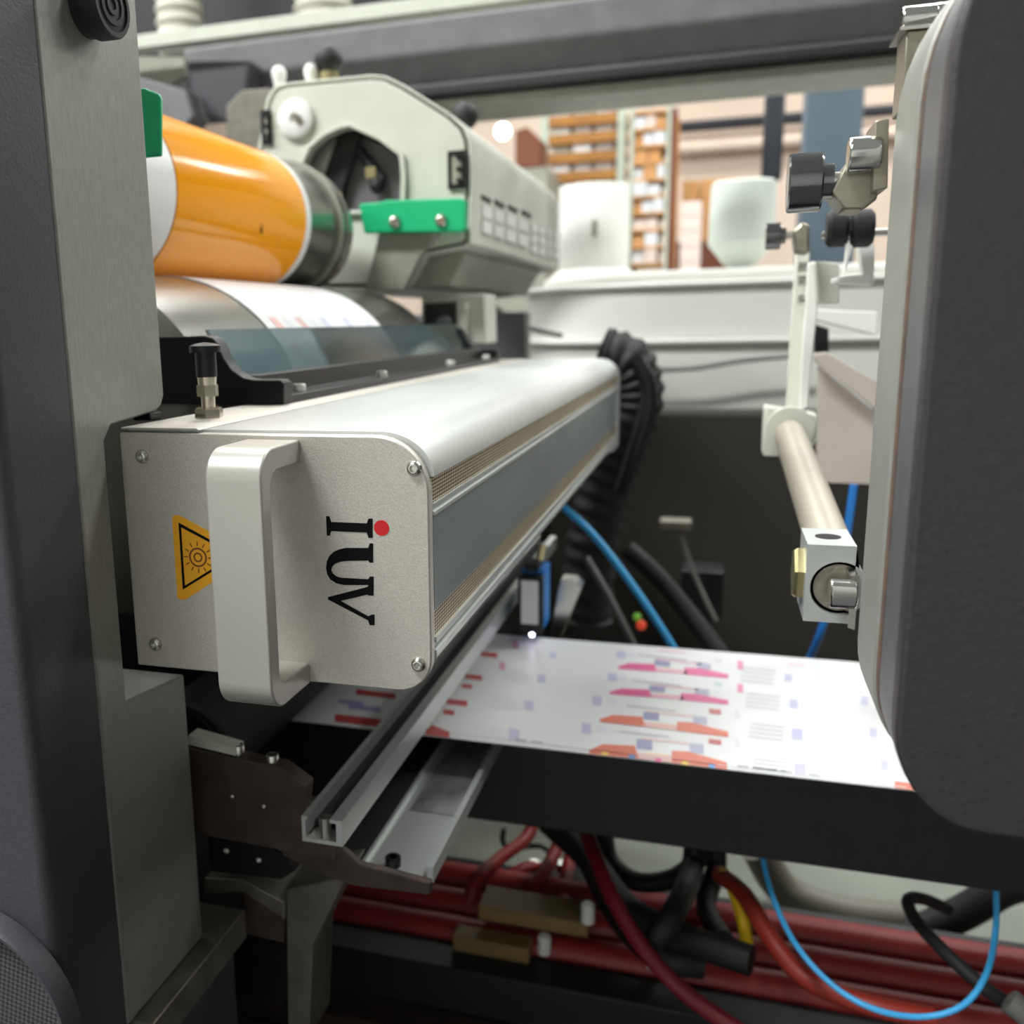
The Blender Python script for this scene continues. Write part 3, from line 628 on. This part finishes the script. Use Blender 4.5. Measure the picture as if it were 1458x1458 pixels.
MB().prism(PX([(1162,372), (1195,374), (1195,432), (1165,432)], 'y', .80), 'y', .80, .83).build('back_plate', 'cast_paint', t, bevel=.001)
t = thing('black_rollers', P(1205,345,'y',.70), 'pair of small black rubber rollers above the white yoke', 'rollers')
for px, r in ((1192,.0120), (1228,.0120)):
    c = P(px, 325, 'y', .70); MB().lathe([(r*.8,-.0065),(r,-.004),(r,.004),(r*.8,.0065)], c, (1,0,0), 28).build('rubber_wheel', 'black_rubber', t)
c = P(1170,335,'y',.71); MB().cyl(c, c+Vector((.05,0,0)), .0025, n=12).build('axle', 'bright_steel', t)

# ============================================================ GEAR HOUSING (pale casting)
YH = 1.06; YH2 = 1.66
outl = [(366,222), (380,140), (390,124), (404,119), (528,107), (548,109), (575,122), (640,163), (660,181), (668,200), (670,240), (668,345), (662,350), (600,362), (577,405), (520,412), (430,412), (366,300)]
hole = [(433,238), (445,212), (465,195), (488,184), (500,182), (540,200), (570,222), (573,250), (572,285), (545,300), (470,300), (435,262)]
OP = PX(outl, 'y', YH); HP = PX(hole, 'y', YH)
def scale(poly, k):
    cx = sum(p[0] for p in poly)/len(poly); cz = sum(p[1] for p in poly)/len(poly); return [(cx+(p[0]-cx)*k, cz+(p[1]-cz)*k) for p in poly]
t = thing('gear_housing', (-.39, 1.3, .04), 'pale green-grey cast housing with vents at the end of the orange cylinder', 'housing')
MB().plate(scale(OP, .952), [HP], 'y', YH, YH+.012).build('front_plate', 'cast_paint', t, bevel=.0012)
MB().plate(scale(OP, .985), [scale(HP, 1.02)], 'y', YH+.0121, YH+.018).build('seal', 'black_rubber', t)
hood = scale(OP, 1.012); inner = scale(OP, .95)
MB().plate(hood, [scale(OP, .982)], 'y', YH+.0022, YH+.0180).build('hood_rim', 'cast_paint', t, bevel=.001)
MB().plate(hood, [inner], 'y', YH+.0181, YH2).build('hood', 'cast_paint', t, bevel=.002)
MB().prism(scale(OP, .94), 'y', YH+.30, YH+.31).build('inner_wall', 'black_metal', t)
rim = scale(HP, 1.10); MB().plate(rim, [HP], 'y', YH-.006, YH-.0001).build('opening_rim', 'cast_paint', t, bevel=.001)
q = P(423,170,'y',YH); MB().lathe([(.021,-.001),(.021,-.006),(.018,-.008),(.006,-.008),(.005,-.004),(.0001,-.004)], q, (0,1,0), 32).build('white_disc', 'white_plastic', t)
q = P(425,170,'y',YH-.009); MB().lathe([(.0045,0),(.0045,.002)], q, (0,-1,0), 16).build('disc_screw', 'grey_steel', t)
def latch(px0, px1, py0, py1):
    a = P(px0, py0, 'y', YH-.001); b = P(px1, py1, 'y', YH-.001)
    l = MB().plate([(a[0],b[2]), (b[0],b[2]), (b[0],a[2]), (a[0],a[2])], [[(a[0]+.004,b[2]+.005), (b[0]-.004,b[2]+.005), (b[0]-.004,a[2]-.005), (a[0]+.004,a[2]-.005)]], 'y', YH-.004, YH-.0002).build('latch_frame', 'black_metal', t)
    MB().box(a[0]+.004, b[0]-.004, YH-.003, YH-.0002, b[2]+.005, a[2]-.005).build('latch_plate', 'cast_dark', l)
    for f in (.2, .5, .8): MB().cyl(((a[0]+b[0])/2+.003, YH-.008, b[2]+(a[2]-b[2])*f), ((a[0]+b[0])/2+.003, YH-.003, b[2]+(a[2]-b[2])*f), .0028, n=10).build('latch_pin', 'black_metal', l)
latch(372, 388, 158, 205); latch(638, 664, 216, 268)
# tubes inside the opening
MB().prism(PX([(425,290), (440,222), (462,198), (486,186), (452,290)], 'y', 1.088), 'y', 1.088, 1.092).build('inner_plate', 'bright_screw', t)
MB().prism(PX([(446,292), (484,180), (516,184), (482,292)], 'y', 1.080), 'y', 1.080, 1.087).build('inner_bar', 'black_rubber', t, bevel=.002)
MB().prism(PX([(505,190), (580,222), (580,300), (490,300)], 'y', 1.094), 'y', 1.094, 1.099).build('inner_panel', 'beam_paint', t)
MB().cyl(P(512,215,'y',1.085), P(545,258,'y',1.085), .006).build('inner_tube', 'black_rubber', t)
q = P(537,264,'y',1.083); MB().sphere(q, .009, 12, 8).build('inner_joint', 'black_rubber', t); MB().box(q[0]-.012, q[0]+.0, 1.078, 1.09, q[2]+.008, q[2]+.02).build('inner_fitting', 'brass', t)
# knob and pegs on top
q = P(468,86,'y',1.09); kb = MB().sphere(q, .0165).build('ball_knob', 'black_rubber', t, label='black ball knob'); MB().cyl(q-Vector((0,0,.024)), q-Vector((0,0,.013)), .011).build('knob_neck', 'brass', kb)
for px, py in ((397,104), (443,101)):
    q = P(px, py, 'y', 1.085); MB().lathe([(.006,-.014),(.007,-.008),(.0085,-.003),(.0085,.002),(.005,.007)], q, (0,0,1), 16).build('white_peg', 'white_plastic', t)
q = P(650,170,'y',1.25); MB().sphere(P(662,165,'y',1.3), .018).build('ball_knob', 'black_rubber', t, label='second black ball knob')
# vents on the long side
xv = max(p[0] for p in hood)+.0002
def vent(x0p, x1p, ya, yb2, m='white_plastic'):
    a = P(x0p, ya, 'x', xv); b = P(x1p, ya, 'x', xv); z0 = P(x0p, yb2, 'x', xv)[2]
    if m == 'white_plastic': MB().box(xv-.002, xv+.0008, a[1], b[1], z0, a[2]).build('vent_pane', m, t)
    else: MB().box(xv-.002, xv+.0005, a[1], b[1], z0, a[2]).build('vent_slot', m, t)
for k in range(4): vent(686+k*19, 699+k*19, 277+k*7, 283+k*7, 'black_rubber')
for k in range(4):
    for r_ in range(2): vent(687+k*17, 700+k*17, 291+k*6+r_*22, 308+k*6+r_*22)
for k in range(4):
    for r_ in range(3): vent(757+k*11, 765+k*11, 318+k*3+r_*15, 329+k*3+r_*15)
# lower body of the housing
MB().prism(PX([(590,368), (660,352), (664,362), (640,408), (575,410)], 'y', YH+.03), 'y', YH+.03, YH2-.1).build('lower_body', 'cast_dark', t, bevel=.002)
MB().prism(PX([(540,330), (625,328), (600,362), (575,412), (520,412)], 'y', 1.045), 'y', 1.045, YH-.001).build('lower_rib', 'cast_dark', t, bevel=.001)
# green guard strip
t = thing('green_guard', P(585,330,'y',1.04), 'green plastic guard strip screwed across the pale housing', 'guard strip')
GP = PX([(511,290), (540,288), (550,285), (655,282), (662,285), (662,327), (657,330), (550,331), (518,332)], 'y', 1.03)
MB().prism(GP, 'y', 1.03, 1.0425).build('strip', 'green_plastic', t, bevel=.0015)
for px, py in ((562,316), (628,314)): screw(t, P(px, py, 'y', 1.03), (0,-1,0), .0072, 'bright_steel')
q = PX([(186,125), (205,125), (225,133), (228,140), (228,222), (186,226)], 'y', .46)
MB().prism(q, 'y', .46, .463).build('green_stop_plate', 'green_plastic', label='green plastic plate behind the bare steel upright', cat='plate', bevel=.001)
# pillow block under the drum end
t = thing('bearing_block', P(640,495,'y',1.10), 'pale cast bearing block at the end of the steel drum', 'bearing block')
MB().prism(PX([(600,420), (690,418), (692,490), (600,492)], 'y', 1.11), 'y', 1.11, 1.17).build('block', 'cast_paint', t, bevel=.002)
MB().prism(PX([(604,432), (646,430), (646,488), (604,488)], 'y', 1.1), 'y', 1.10, 1.1099).build('pocket', 'dark_rubber', t)
MB().prism(PX([(651,432), (664,431), (664,488), (651,488)], 'y', 1.1), 'y', 1.10, 1.1099).build('rib', 'cast_paint', t, bevel=.001)
q = P(630,465,'y',1.095); MB().sphere(q, .014, 14, 8).build('grease_cap', 'black_rubber', t)
cable('bent_wire', [(232,470,.62), (236,464,.62), (244,464,.62), (248,472,.62)], .002, 'black_rubber', 'small bent black wire above the black bracket', 'wire')

# ============================================================ OVERHEAD BEAM
def beam_pts(y, pts): return PX(pts, 'y', y)
yb3 = 1.72
zlow = P(900,118,'y',yb3)[2]; zmid = P(900,92,'y',yb3)[2]; ztop = P(300,62,'y',yb3)[2]; xl = P(262,120,'y',yb3)[0]
t = thing('overhead_beam', (0, yb3+.06, zlow), 'dark grey painted overhead beam spanning the press', 'beam')
zc = P(290,165,'y',yb3)[2]
MB().prism([(xl, ztop), (xl+.004, zc+.05), (xl+.03, zc+.012), (xl+.07, zc), (xl+.19, zc), (xl+.20, zmid+.0), (1.6, zmid), (1.6, ztop)], 'y', yb3, yb3+.14).build('web', 'beam_paint', t, bevel=.012, segs=3)
MB().box(xl+.25, 1.6, yb3-.02, yb3+.15, zmid-.024, zmid-.001).build('lower_flange', 'black_table', t, bevel=.006)
MB().box(xl+.30, 1.6, yb3+.0, yb3+.14, zlow-.012, zmid-.0245).build('cable_ledge', 'cast_dark', t, bevel=.002)
MB().prism(PX([(262,84), (352,82), (352,128), (330,150), (322,176), (296,166), (272,140)], 'y', yb3-.06), 'y', yb3-.058, yb3-.0015).build('end_block', 'dark_paint', t, bevel=.006)
za = P(200,68,'y',yb3-.10)[2]
MB().box(-2, 1.6, yb3-.10, yb3-.062, za, za+.022).build('silver_ledge', 'cast_paint', label='narrow pale ledge running above the dark overhead beam', cat='ledge', bevel=.001)
t = thing('grey_bracket', P(345,215,'y',1.55), 'grey steel plate under the overhead beam beside the pale housing', 'plate')
MB().prism(PX([(322,150), (345,128), (385,126), (385,230), (322,230)], 'y', 1.55), 'y', 1.55, 1.60).build('plate', 'grey_steel', t, bevel=.002)
MB().prism(PX([(190,80), (262,82), (262,108), (240,120), (190,112)], 'y', 1.7), 'y', 1.7, 1.72).build('side_tab', 'cast_dark', t)
MB().prism(PX([(190,108), (262,128), (275,165), (262,180), (190,150)], 'y', 1.6), 'y', 1.60, 1.66).build('dark_arm', 'beam_paint', t, bevel=.002)
MB().prism(PX([(225,168), (320,195), (330,210), (225,190)], 'y', 1.5), 'y', 1.5, 1.54).build('low_arm', 'dark_rubber', t, bevel=.002)
for px, w2, nm in ((257, 38, 0), (462, 46, 1)):
    c = P(px, 45, 'y', 1.95); r = w2/1363*1.95*.95
    MB().lathe([(r*(1 if k % 2 else .86), k*.013) for k in range(44)], c-Vector((0,0,.05)), (0,0,1), 28).build('bellows_hose', 'bellows', smooth=15, label=('ribbed pale extraction hose rising above the ledge', 'wider ribbed pale extraction hose above the overhead beam')[nm], cat='hose')
MB().box(-1.8, -.35, 2.25, 2.35, .52, 1.2).build('dark_duct', 'black_table', label='dark duct box behind the ribbed hoses', cat='duct', bevel=.01)

# ============================================================ WHITE MACHINE BEHIND
def stadium(cx, cy, r, x2, n=24):
    return [(cx+r*math.cos(a), cy+r*math.sin(a)) for a in [math.pi*1.5-math.pi*k/n for k in range(n+1)]] + [(x2, cy+r), (x2, cy-r)]
MCX, MCY, MX2 = -.10, 2.35, .40
t = thing('white_machine_base', (.4, MCY, FLOOR), 'white round-ended machine casing with a raised lip', 'machine')
zt1 = P(950,404,'y',2.0)[2]; zl = P(950,482,'y',2.0)[2]; zlo = P(1050,592,'y',2.03)[2]
def tier(r, z0, z1, nm, m, b=.004): MB().prism(stadium(MCX, MCY, r, MX2), 'z', z0, z1).build(nm, m, t, bevel=b, segs=3)
tier(.335, zl, zt1-.006, 'upper_wall', 'machine_white'); tier(.352, zt1-.0059, zt1+.004, 'top_lip', 'machine_white')
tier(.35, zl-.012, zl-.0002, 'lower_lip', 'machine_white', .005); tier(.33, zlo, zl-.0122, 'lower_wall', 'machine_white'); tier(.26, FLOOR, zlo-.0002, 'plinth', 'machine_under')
MB().prism(stadium(MCX, MCY, .30, MX2), 'z', zt1+.0042, zt1+.028).build('top_step', 'machine_white', t, bevel=.012, segs=3)
zs = zt1+.0282
c = P(845,330,'y',2.3); r = .078
t = thing('white_drum_tower', (c[0], 2.3, zs), 'white upright drum standing on the round-ended machine casing', 'drum')
zt_d = P(845,268,'y',2.3)[2]
MB().lathe([(r*1.25,.0002),(r*1.2,.008),(r,.02),(r,zt_d-zs),(r*.97,zt_d-zs+.004)], (c[0],2.3,zs), (0,0,1), 40).build('shell', 'machine_white', t)
q = (c[0]+.012, 2.3-r*.985, (zs+zt_d)/2); MB().box(q[0]-.006, q[0]+.006, q[1]-.006, q[1]+.004, q[2]-.012, q[2]+.022).build('handle_slot', 'cast_dark', t, bevel=.002)
c = P(1056,330,'y',2.25); r = .068
zt_d = P(1056,262,'y',2.25)[2]
MB().lathe([(.004,.0),(r*.45,.012),(r*1.02,.06),(r,.07),(r*.97,zt_d-zs),(r*.9,zt_d-zs+.004)], (c[0],2.25,zs), (0,0,1), 36).build('hopper_barrel', 'barrel_white', label='pale barrel with cone base standing beside the dark hanging pipe', cat='barrel')
cable('grey_floor_cable', [(925,527,1.95), (990,524,1.95), (1060,513,1.95), (1150,505,1.95)], .005, 'grey_hose', 'grey cable lying along the white machine casing', 'cable')
cable('draped_cable', [(690,425,1.8), (740,462,1.85), (800,478,1.9)], .005, 'grey_hose', 'pale cable draped down to the lamp end', 'cable')
t = thing('shade_backdrop', (0, 1.75, FLOOR), 'dark backdrop standing in for the shade below the white casing', 'cabinet')
MB().box(-1.4, .75, 1.82, 1.95, FLOOR, P(1000,590,'y',1.82)[2]).build('body', 'machine_under', t, bevel=.004)  # dark box stands in for the shading under the white machine
MB().box(-1.6, P(748,470,'y',1.75)[0], 1.75, 1.80, -.35, .02).build('shadow_panel', 'beam_paint', t, bevel=.003)  # shadow of the housing put in as a grey panel

# ============================================================ FAR BACKGROUND
YS = 6.5
ORD = ['topmost', 'second', 'third', 'fourth', 'fifth', 'sixth', 'seventh', 'eighth', 'ninth', 'tenth']
def fpx(px, py, y=YS): return P(px, py, 'y', y)
t = thing('storage_rack', (fpx(830,300)[0], YS+.3, FLOOR), 'tall storage rack with wooden shelf boards against the cream wall', 'rack')
xl_, xr_ = fpx(776,250)[0], fpx(884,250)[0]; zt_r = fpx(830,138)[2]
for x in (xl_, xr_):
    for yy in (YS, YS+.9): MB().box(x-.025, x+.025, yy-.025, yy+.025, FLOOR, zt_r).build('post', 'rack_post', t)
xm = (xl_+xr_)/2
levels = [fpx(830, py)[2] for py in (145, 171, 197, 224, 251, 278, 305, 332, 359, 386)]
for z in levels: MB().box(xl_+.026, xr_-.026, YS-.03, YS+.92, z-.03, z+.03).build('shelf_board', 'shelf_wood', t)
random.seed(3)
for i, z in enumerate(levels[1:]):
    n = 3; w = (xr_-xl_-.08)/n
    for k in range(n):
        hgt = random.uniform(.055, .072)
        MB().box(xl_+.045+k*w, xl_+.035+(k+1)*w-.012, YS+random.uniform(0,.03), YS+.4, z+.0305, z+.0305+hgt).build('rack_carton', random.choice(['carton_white','carton_white','barrel_white']), label='white carton lying on the %s wooden board of the tall rack' % ORD[i+1], cat='carton', group='white cartons in the rack')
# wrapped goods standing beside the rack
random.seed(9)
t = thing('parcel_shelf', (fpx(922,300)[0], 6.3, FLOOR), 'narrow pale shelf frame beside the tall rack', 'shelf')
ys = 6.35; xs0, xs1 = fpx(901,250,ys)[0], fpx(948,250,ys)[0]
for x in (xs0-.012, xs1+.012): MB().box(x-.012, x+.012, ys, ys+.4, FLOOR, fpx(900,150,ys)[2]).build('post', 'rack_post', t)
lev2 = [fpx(920, 160+i*24, ys)[2] for i in range(10)]
for z in lev2: MB().box(xs0, xs1, ys, ys+.4, z-.008, z+.008).build('shelf_plate', 'carton_tan', t)
for i, z in enumerate(lev2[1:]):
    x = xs0+.004
    while x < xs1-.05:
        w = random.uniform(.05, .085); w = min(w, xs1-x-.004)
        MB().box(x, x+w-.005, ys+random.uniform(.0,.04), ys+.3, z+.0082, z+.008+random.uniform(.06,.095)).build('parcel', (mm := random.choice(['carton_white','carton_white','carton_pink','carton_tan'])), label='%s wrapped parcel on the %s plate of the narrow pale shelf' % (mm.split('_')[1], ORD[i+1]), cat='parcel', group='parcels on the narrow shelf')
        x += w
def carton_stack(px0, px1, py0, py1, rows, cols, y, m, label, group):
    a = fpx(px0, py1, y); b = fpx(px1, py0, y); w = (b[0]-a[0])/cols; h = (b[2]-a[2])/rows
    for i in range(rows):
        for k in range(cols):
            tt = MB().box(a[0]+k*w+.004, a[0]+(k+1)*w-.004, y, y+.35, a[2]+i*h+.0005, a[2]+(i+1)*h-.002).build('carton', m, label=label % ORD[rows-1-i], cat='carton', group=group, bevel=.004)
    MB().box(a[0]-.02, b[0]+.02, y-.02, y+.4, FLOOR, a[2]).build('pallet_block', 'carton_brown', label='brown base block carrying the %s' % group, cat='pallet')
carton_stack(966, 1000, 285, 396, 5, 1, 5.6, 'carton_pink', 'pale pink carton, %s layer of the slim carton stack', 'slim stack of pink cartons')
carton_stack(968, 1048, 252, 345, 3, 3, 7.2, 'carton_tan', 'tan cardboard carton in the %s layer of the wide carton stack', 'tan carton stack')
t = thing('rack_upright', (fpx(961,280)[0], 6.0, FLOOR), 'thin dark upright post beside the parcel shelf', 'post')
q = fpx(961,155,6.0); MB().box(q[0]-.018, q[0]+.018, 5.98, 6.02, FLOOR, q[2]).build('upright', 'carton_brown', t); MB().box(q[0]+.019, q[0]+.03, 5.98, 6.02, FLOOR, q[2]-.05).build('edge_strip', 'shelf_wood', t)
c0 = P(1186,200,'y',4.2); w2 = 33/1363*4.2
MB().box(c0[0]-w2, c0[0]+w2, 4.2, 4.4, FLOOR, CEIL).build('steel_column', 'column_blue', label='blue-grey steel building column', cat='column', bevel=.01)
q = P(1099,256,'y',3.6); t = thing('hanging_pipe', q, 'dark pipe hanging down from the factory ceiling', 'pipe')
MB().box(q[0]-.034, q[0]+.030, 3.6, 3.66, q[2], P(1090,135,'y',3.6)[2]).build('lower_pipe', 'pipe_black', t, bevel=.008)
MB().box(q[0]-.012, q[0]+.032, 3.61, 3.65, P(1090,135,'y',3.6)[2], CEIL).build('upper_pipe', 'pipe_black', t, bevel=.006)
za = P(1100,169,'y',9.8)[2]
MB().cyl((-.5,9.85,za), (6,9.85,za), .05, n=16).build('wall_pipe', 'pipe_black', label='long dark pipe running along the cream wall', cat='pipe')
zb2 = P(1100,200,'y',9.8)[2]; MB().cyl((-.5,9.88,zb2), (6,9.88,zb2), .06, n=16).build('wall_duct', 'wall_paint', label='cream conduit below the long dark wall pipe', cat='pipe')
q = P(716,187,'y',5.5); t = thing('pendant_lamp', q, 'bright round pendant lamp glowing beside the tall rack', 'lamp')
MB().sphere(q, .042, 20, 12).build('bulb', 'lamp_glow', t); MB().cyl(q+Vector((0,0,.04)), (q[0], q[1], CEIL), .008, n=8).build('cord', 'grey_hose', t)
sz = P(748,238,'y',6.0)[2]
MB().prism(PX([(733,186), (750,180), (768,196), (768,238), (733,238)], 'y', 6.0), 'y', 6.0, 6.3).build('brown_bundle', 'carton_brown', label='brown wrapped bundle on the grey goods pile', cat='bundle', bevel=.01)
q = P(745,235,'y',6.0); MB().box(q[0]-.2, q[0]+.17, 5.85, 6.3, FLOOR, sz-.03).build('goods_pile', 'cast_dark', label='grey wrapped goods pile under the brown bundle', cat='goods')

t = thing('side_light_blocker', (1.2, .9, FLOOR), 'unseen dark cabinet added to keep side light off the lower bay', 'cabinet')  # out of view, added to block low light from the right
MB().box(.76, 1.9, -.1, 1.58, FLOOR, .55).build('blocker_body', 'dark_cover_paint', t, bevel=.01)
MB().box(.752, .7599, .55, .98, -.33, -.27).build('blocker_slot', 'dark_hole', t)
# ============================================================ LOWER BAY: HOSES AND CABLES
ZT_ = -.62
MB().box(-.415, .75, .93, 1.70, ZT_-.02, ZT_).build('drip_tray', 'pale_tray', label='pale drip tray far below the support table', cat='tray')
t = thing('red_manifold', (.1, .82, -.57), 'long red manifold of parallel tubes low in the press', 'manifold')
for k, (yy, zz, rr_) in enumerate(((.775,-.558,.015), (.808,-.552,.016), (.842,-.546,.016))):
    MB().cyl((-.36, yy, zz), (.55, yy, zz), rr_, n=20).build('red_tube', 'red_hose', t)
for px, py in ((720,1385), (837,1300), (930,1365), (775,1345)):
    q = P(px, py, 'y', .76); MB().lathe([(.006,-.008),(.006,.008),(.004,.010)], q, (0,0,1), 12).build('white_fitting', 'white_plastic', t)
q = P(690,1290,'y',.79); q2 = P(842,1318,'y',.79)
MB().box(q[0], q2[0], .765, .80, q2[2]+.004, q2[2]+.018).build('tan_block', 'tan_block', t, bevel=.001)
q = P(655,1330,'y',.77); q2 = P(760,1345,'y',.77); MB().box(q[0], q2[0], .745, .765, q2[2]-.01, q2[2]+.012).build('olive_block', 'tan_block', t, bevel=.001)
t = thing('valve_block', P(770,1280,'y',.88), 'black valve block with pale fittings behind the red manifold', 'valve block')
for px in (640, 715, 790, 835):
    q = P(px, 1268, 'y', .90); MB().box(q[0]-.02, q[0]+.017, .90, .93, q[2]-.02, q[2]+.012).build('valve', 'black_metal', t, bevel=.001)
for px in (700, 760, 800): q = P(px, 1240, 'y', .895); MB().cyl(q-Vector((0,0,.012)), q+Vector((0,0,.01)), .006, n=10).build('fitting', 'bright_steel', t)
HG = 'small red hoses above the manifold'
RL = iter(['long red hose arching up behind the channel tray', 'red hose rising steeply out of the tan block', 'short upright red hose beside the black cables', 'red hose bending low over the black valves'])
for pts in ([(665,1290,.8), (682,1250,.82), (712,1222,.86), (748,1195,.9), (760,1170,.92)], [(742,1320,.8), (758,1270,.82), (785,1225,.86), (800,1190,.9)], [(802,1290,.82), (806,1250,.86), (812,1215,.9)], [(690,1300,.84), (720,1255,.86), (755,1235,.88), (782,1245,.9)]):
    cable('small_red_hose', pts, .0068, 'red_hose', next(RL), 'hose', group=HG)
cable('wire_loop', [(718,1180,.95), (716,1198,.95), (730,1208,.95), (770,1205,.95), (790,1225,.95)], .003, 'dark_rubber', 'thin dark wire loop above the small red hoses', 'wire')
cable('dark_red_cable', [(820,1150,.80), (842,1205,.745), (868,1270,.70), (905,1335,.675), (945,1385,.66), (990,1425,.65), (1040,1460,.64), (1100,1500,.63)], .0065, 'dark_red', 'dark red cable crossing the red manifold', 'cable')
BG = 'black cables hanging before the manifold'
BL = iter(['thick black cable running slantwise to a blunt end over the manifold', 'black cable dropping straight from the support table to the tangle', 'black cable hanging in a round loop under the support table', 'thickest black cable lying beside the dark red cable', 'thin black cable curving down beside the yellow cable'])
for pts, r in (([(780,1170,.86), (840,1225,.82), (890,1290,.75), (960,1330,.72), (1070,1368,.70)], .012), ([(990,1190,.84), (985,1240,.82), (960,1300,.71), (930,1340,.69)], .010),
               ([(860,1180,.86), (868,1225,.84), (905,1255,.82), (960,1250,.82), (1000,1215,.84), (1010,1180,.86)], .009), ([(825,1190,.87), (880,1300,.79), (940,1358,.735), (1000,1370,.735)], .013),
               ([(1018,1190,.85), (1020,1235,.84), (1005,1290,.80), (1030,1340,.74)], .009)):
    cable('black_cable', pts, r, 'black_rubber', next(BL), 'cable', group=BG)
cable('orange_red_hose', [(1025,1245,.78), (1060,1275,.74), (1100,1340,.70), (1150,1395,.68), (1240,1432,.66), (1330,1450,.66)], .0072, 'red_orange', 'orange red hose sweeping down in front of the manifold', 'hose')
cable('yellow_cable', [(1030,1243,.775), (1046,1272,.75), (1058,1310,.735), (1064,1348,.73)], .0052, 'yellow_hose', 'bright yellow cable beside the orange red hose', 'cable')
cable('blue_loop_cable', [(1083,1205,.74), (1098,1270,.71), (1130,1340,.665), (1180,1398,.64), (1240,1435,.625), (1310,1448,.625), (1370,1432,.63), (1405,1385,.65), (1418,1320,.70), (1418,1262,.72)], .0021, 'blue_hose', 'thin blue cable hanging in a wide loop', 'cable')
cable('black_plug_lead', [(1350,1295,.80), (1315,1280,.78), (1293,1282,.76), (1305,1312,.74), (1350,1360,.70), (1400,1405,.68), (1440,1432,.66)], .0048, 'dark_rubber', 'black lead with grey plug bending over the red manifold', 'cable')
q = P(1436,1424,'y',.655); q2 = P(1475,1455,'y',.65); MB().cyl(q, q2, .0085, n=18).build('grey_plug', 'grey_hose', label='grey round plug at the end of the black lead', cat='plug', bevel=.001)
cable('fat_grey_hose', [(1080,1210,1.0), (1120,1270,1.0), (1200,1300,1.0), (1290,1310,1.0)], .018, 'pale_hose', 'fat pale grey hose curving over the drip tray', 'hose', 14)
cable('fat_black_hose', [(1300,1330,.95), (1370,1300,.95), (1430,1265,.95), (1480,1255,.95)], .016, 'dark_rubber', 'fat dark hose lying on the drip tray', 'hose', 14)
q = P(1110,1325,'y',.90); MB().box(q[0], .6, .885, .91, q[2]-.006, q[2]+.012).build('tray_rail', 'grey_steel', label='grey rail along the edge of the drip tray', cat='rail', bevel=.001)
MB().box(-.36, .55, .864, .88, -.60, -.545).build('cable_duct', 'black_metal', label='black cable duct lying behind the red manifold', cat='duct', bevel=.001)
MB().box(-.52, -.42, .46, 1.70, -.668, -.195).build('inner_side_panel', 'black_table', label='black inner side panel below the steel drum', cat='panel')
t = thing('lower_crossbar', (0, .73, -.62), 'black crossbar with its lit edge painted brown in front of the red manifold', 'crossbar')
MB().box(-.42, .55, .72, .757, -.598, -.555).build('bar', 'black_table', t, bevel=.002)
MB().box(-.42, .55, .690, .7195, -.62, -.600).build('step', 'brown_steel', t, bevel=.001)  # lit edge line of the crossbar, put into the brown colour
MB().box(-.42, .55, .60, .6895, -.66, -.625).build('base_plate', 'dark_paint', t, bevel=.001)
MB().box(-.9, .755, .58, 1.75, FLOOR, -.67).build('press_pedestal', 'black_table', label='dark solid pedestal of the press below the drip tray', cat='pedestal')
q = P(360,1380,'y',.52); MB().lathe([(.018,0),(.03,.004),(.03,.05),(.02,.056)], q, (.3,1,.1), 24).build('black_gland', 'black_rubber', label='black round cable gland beside the grey angle bracket', cat='gland')
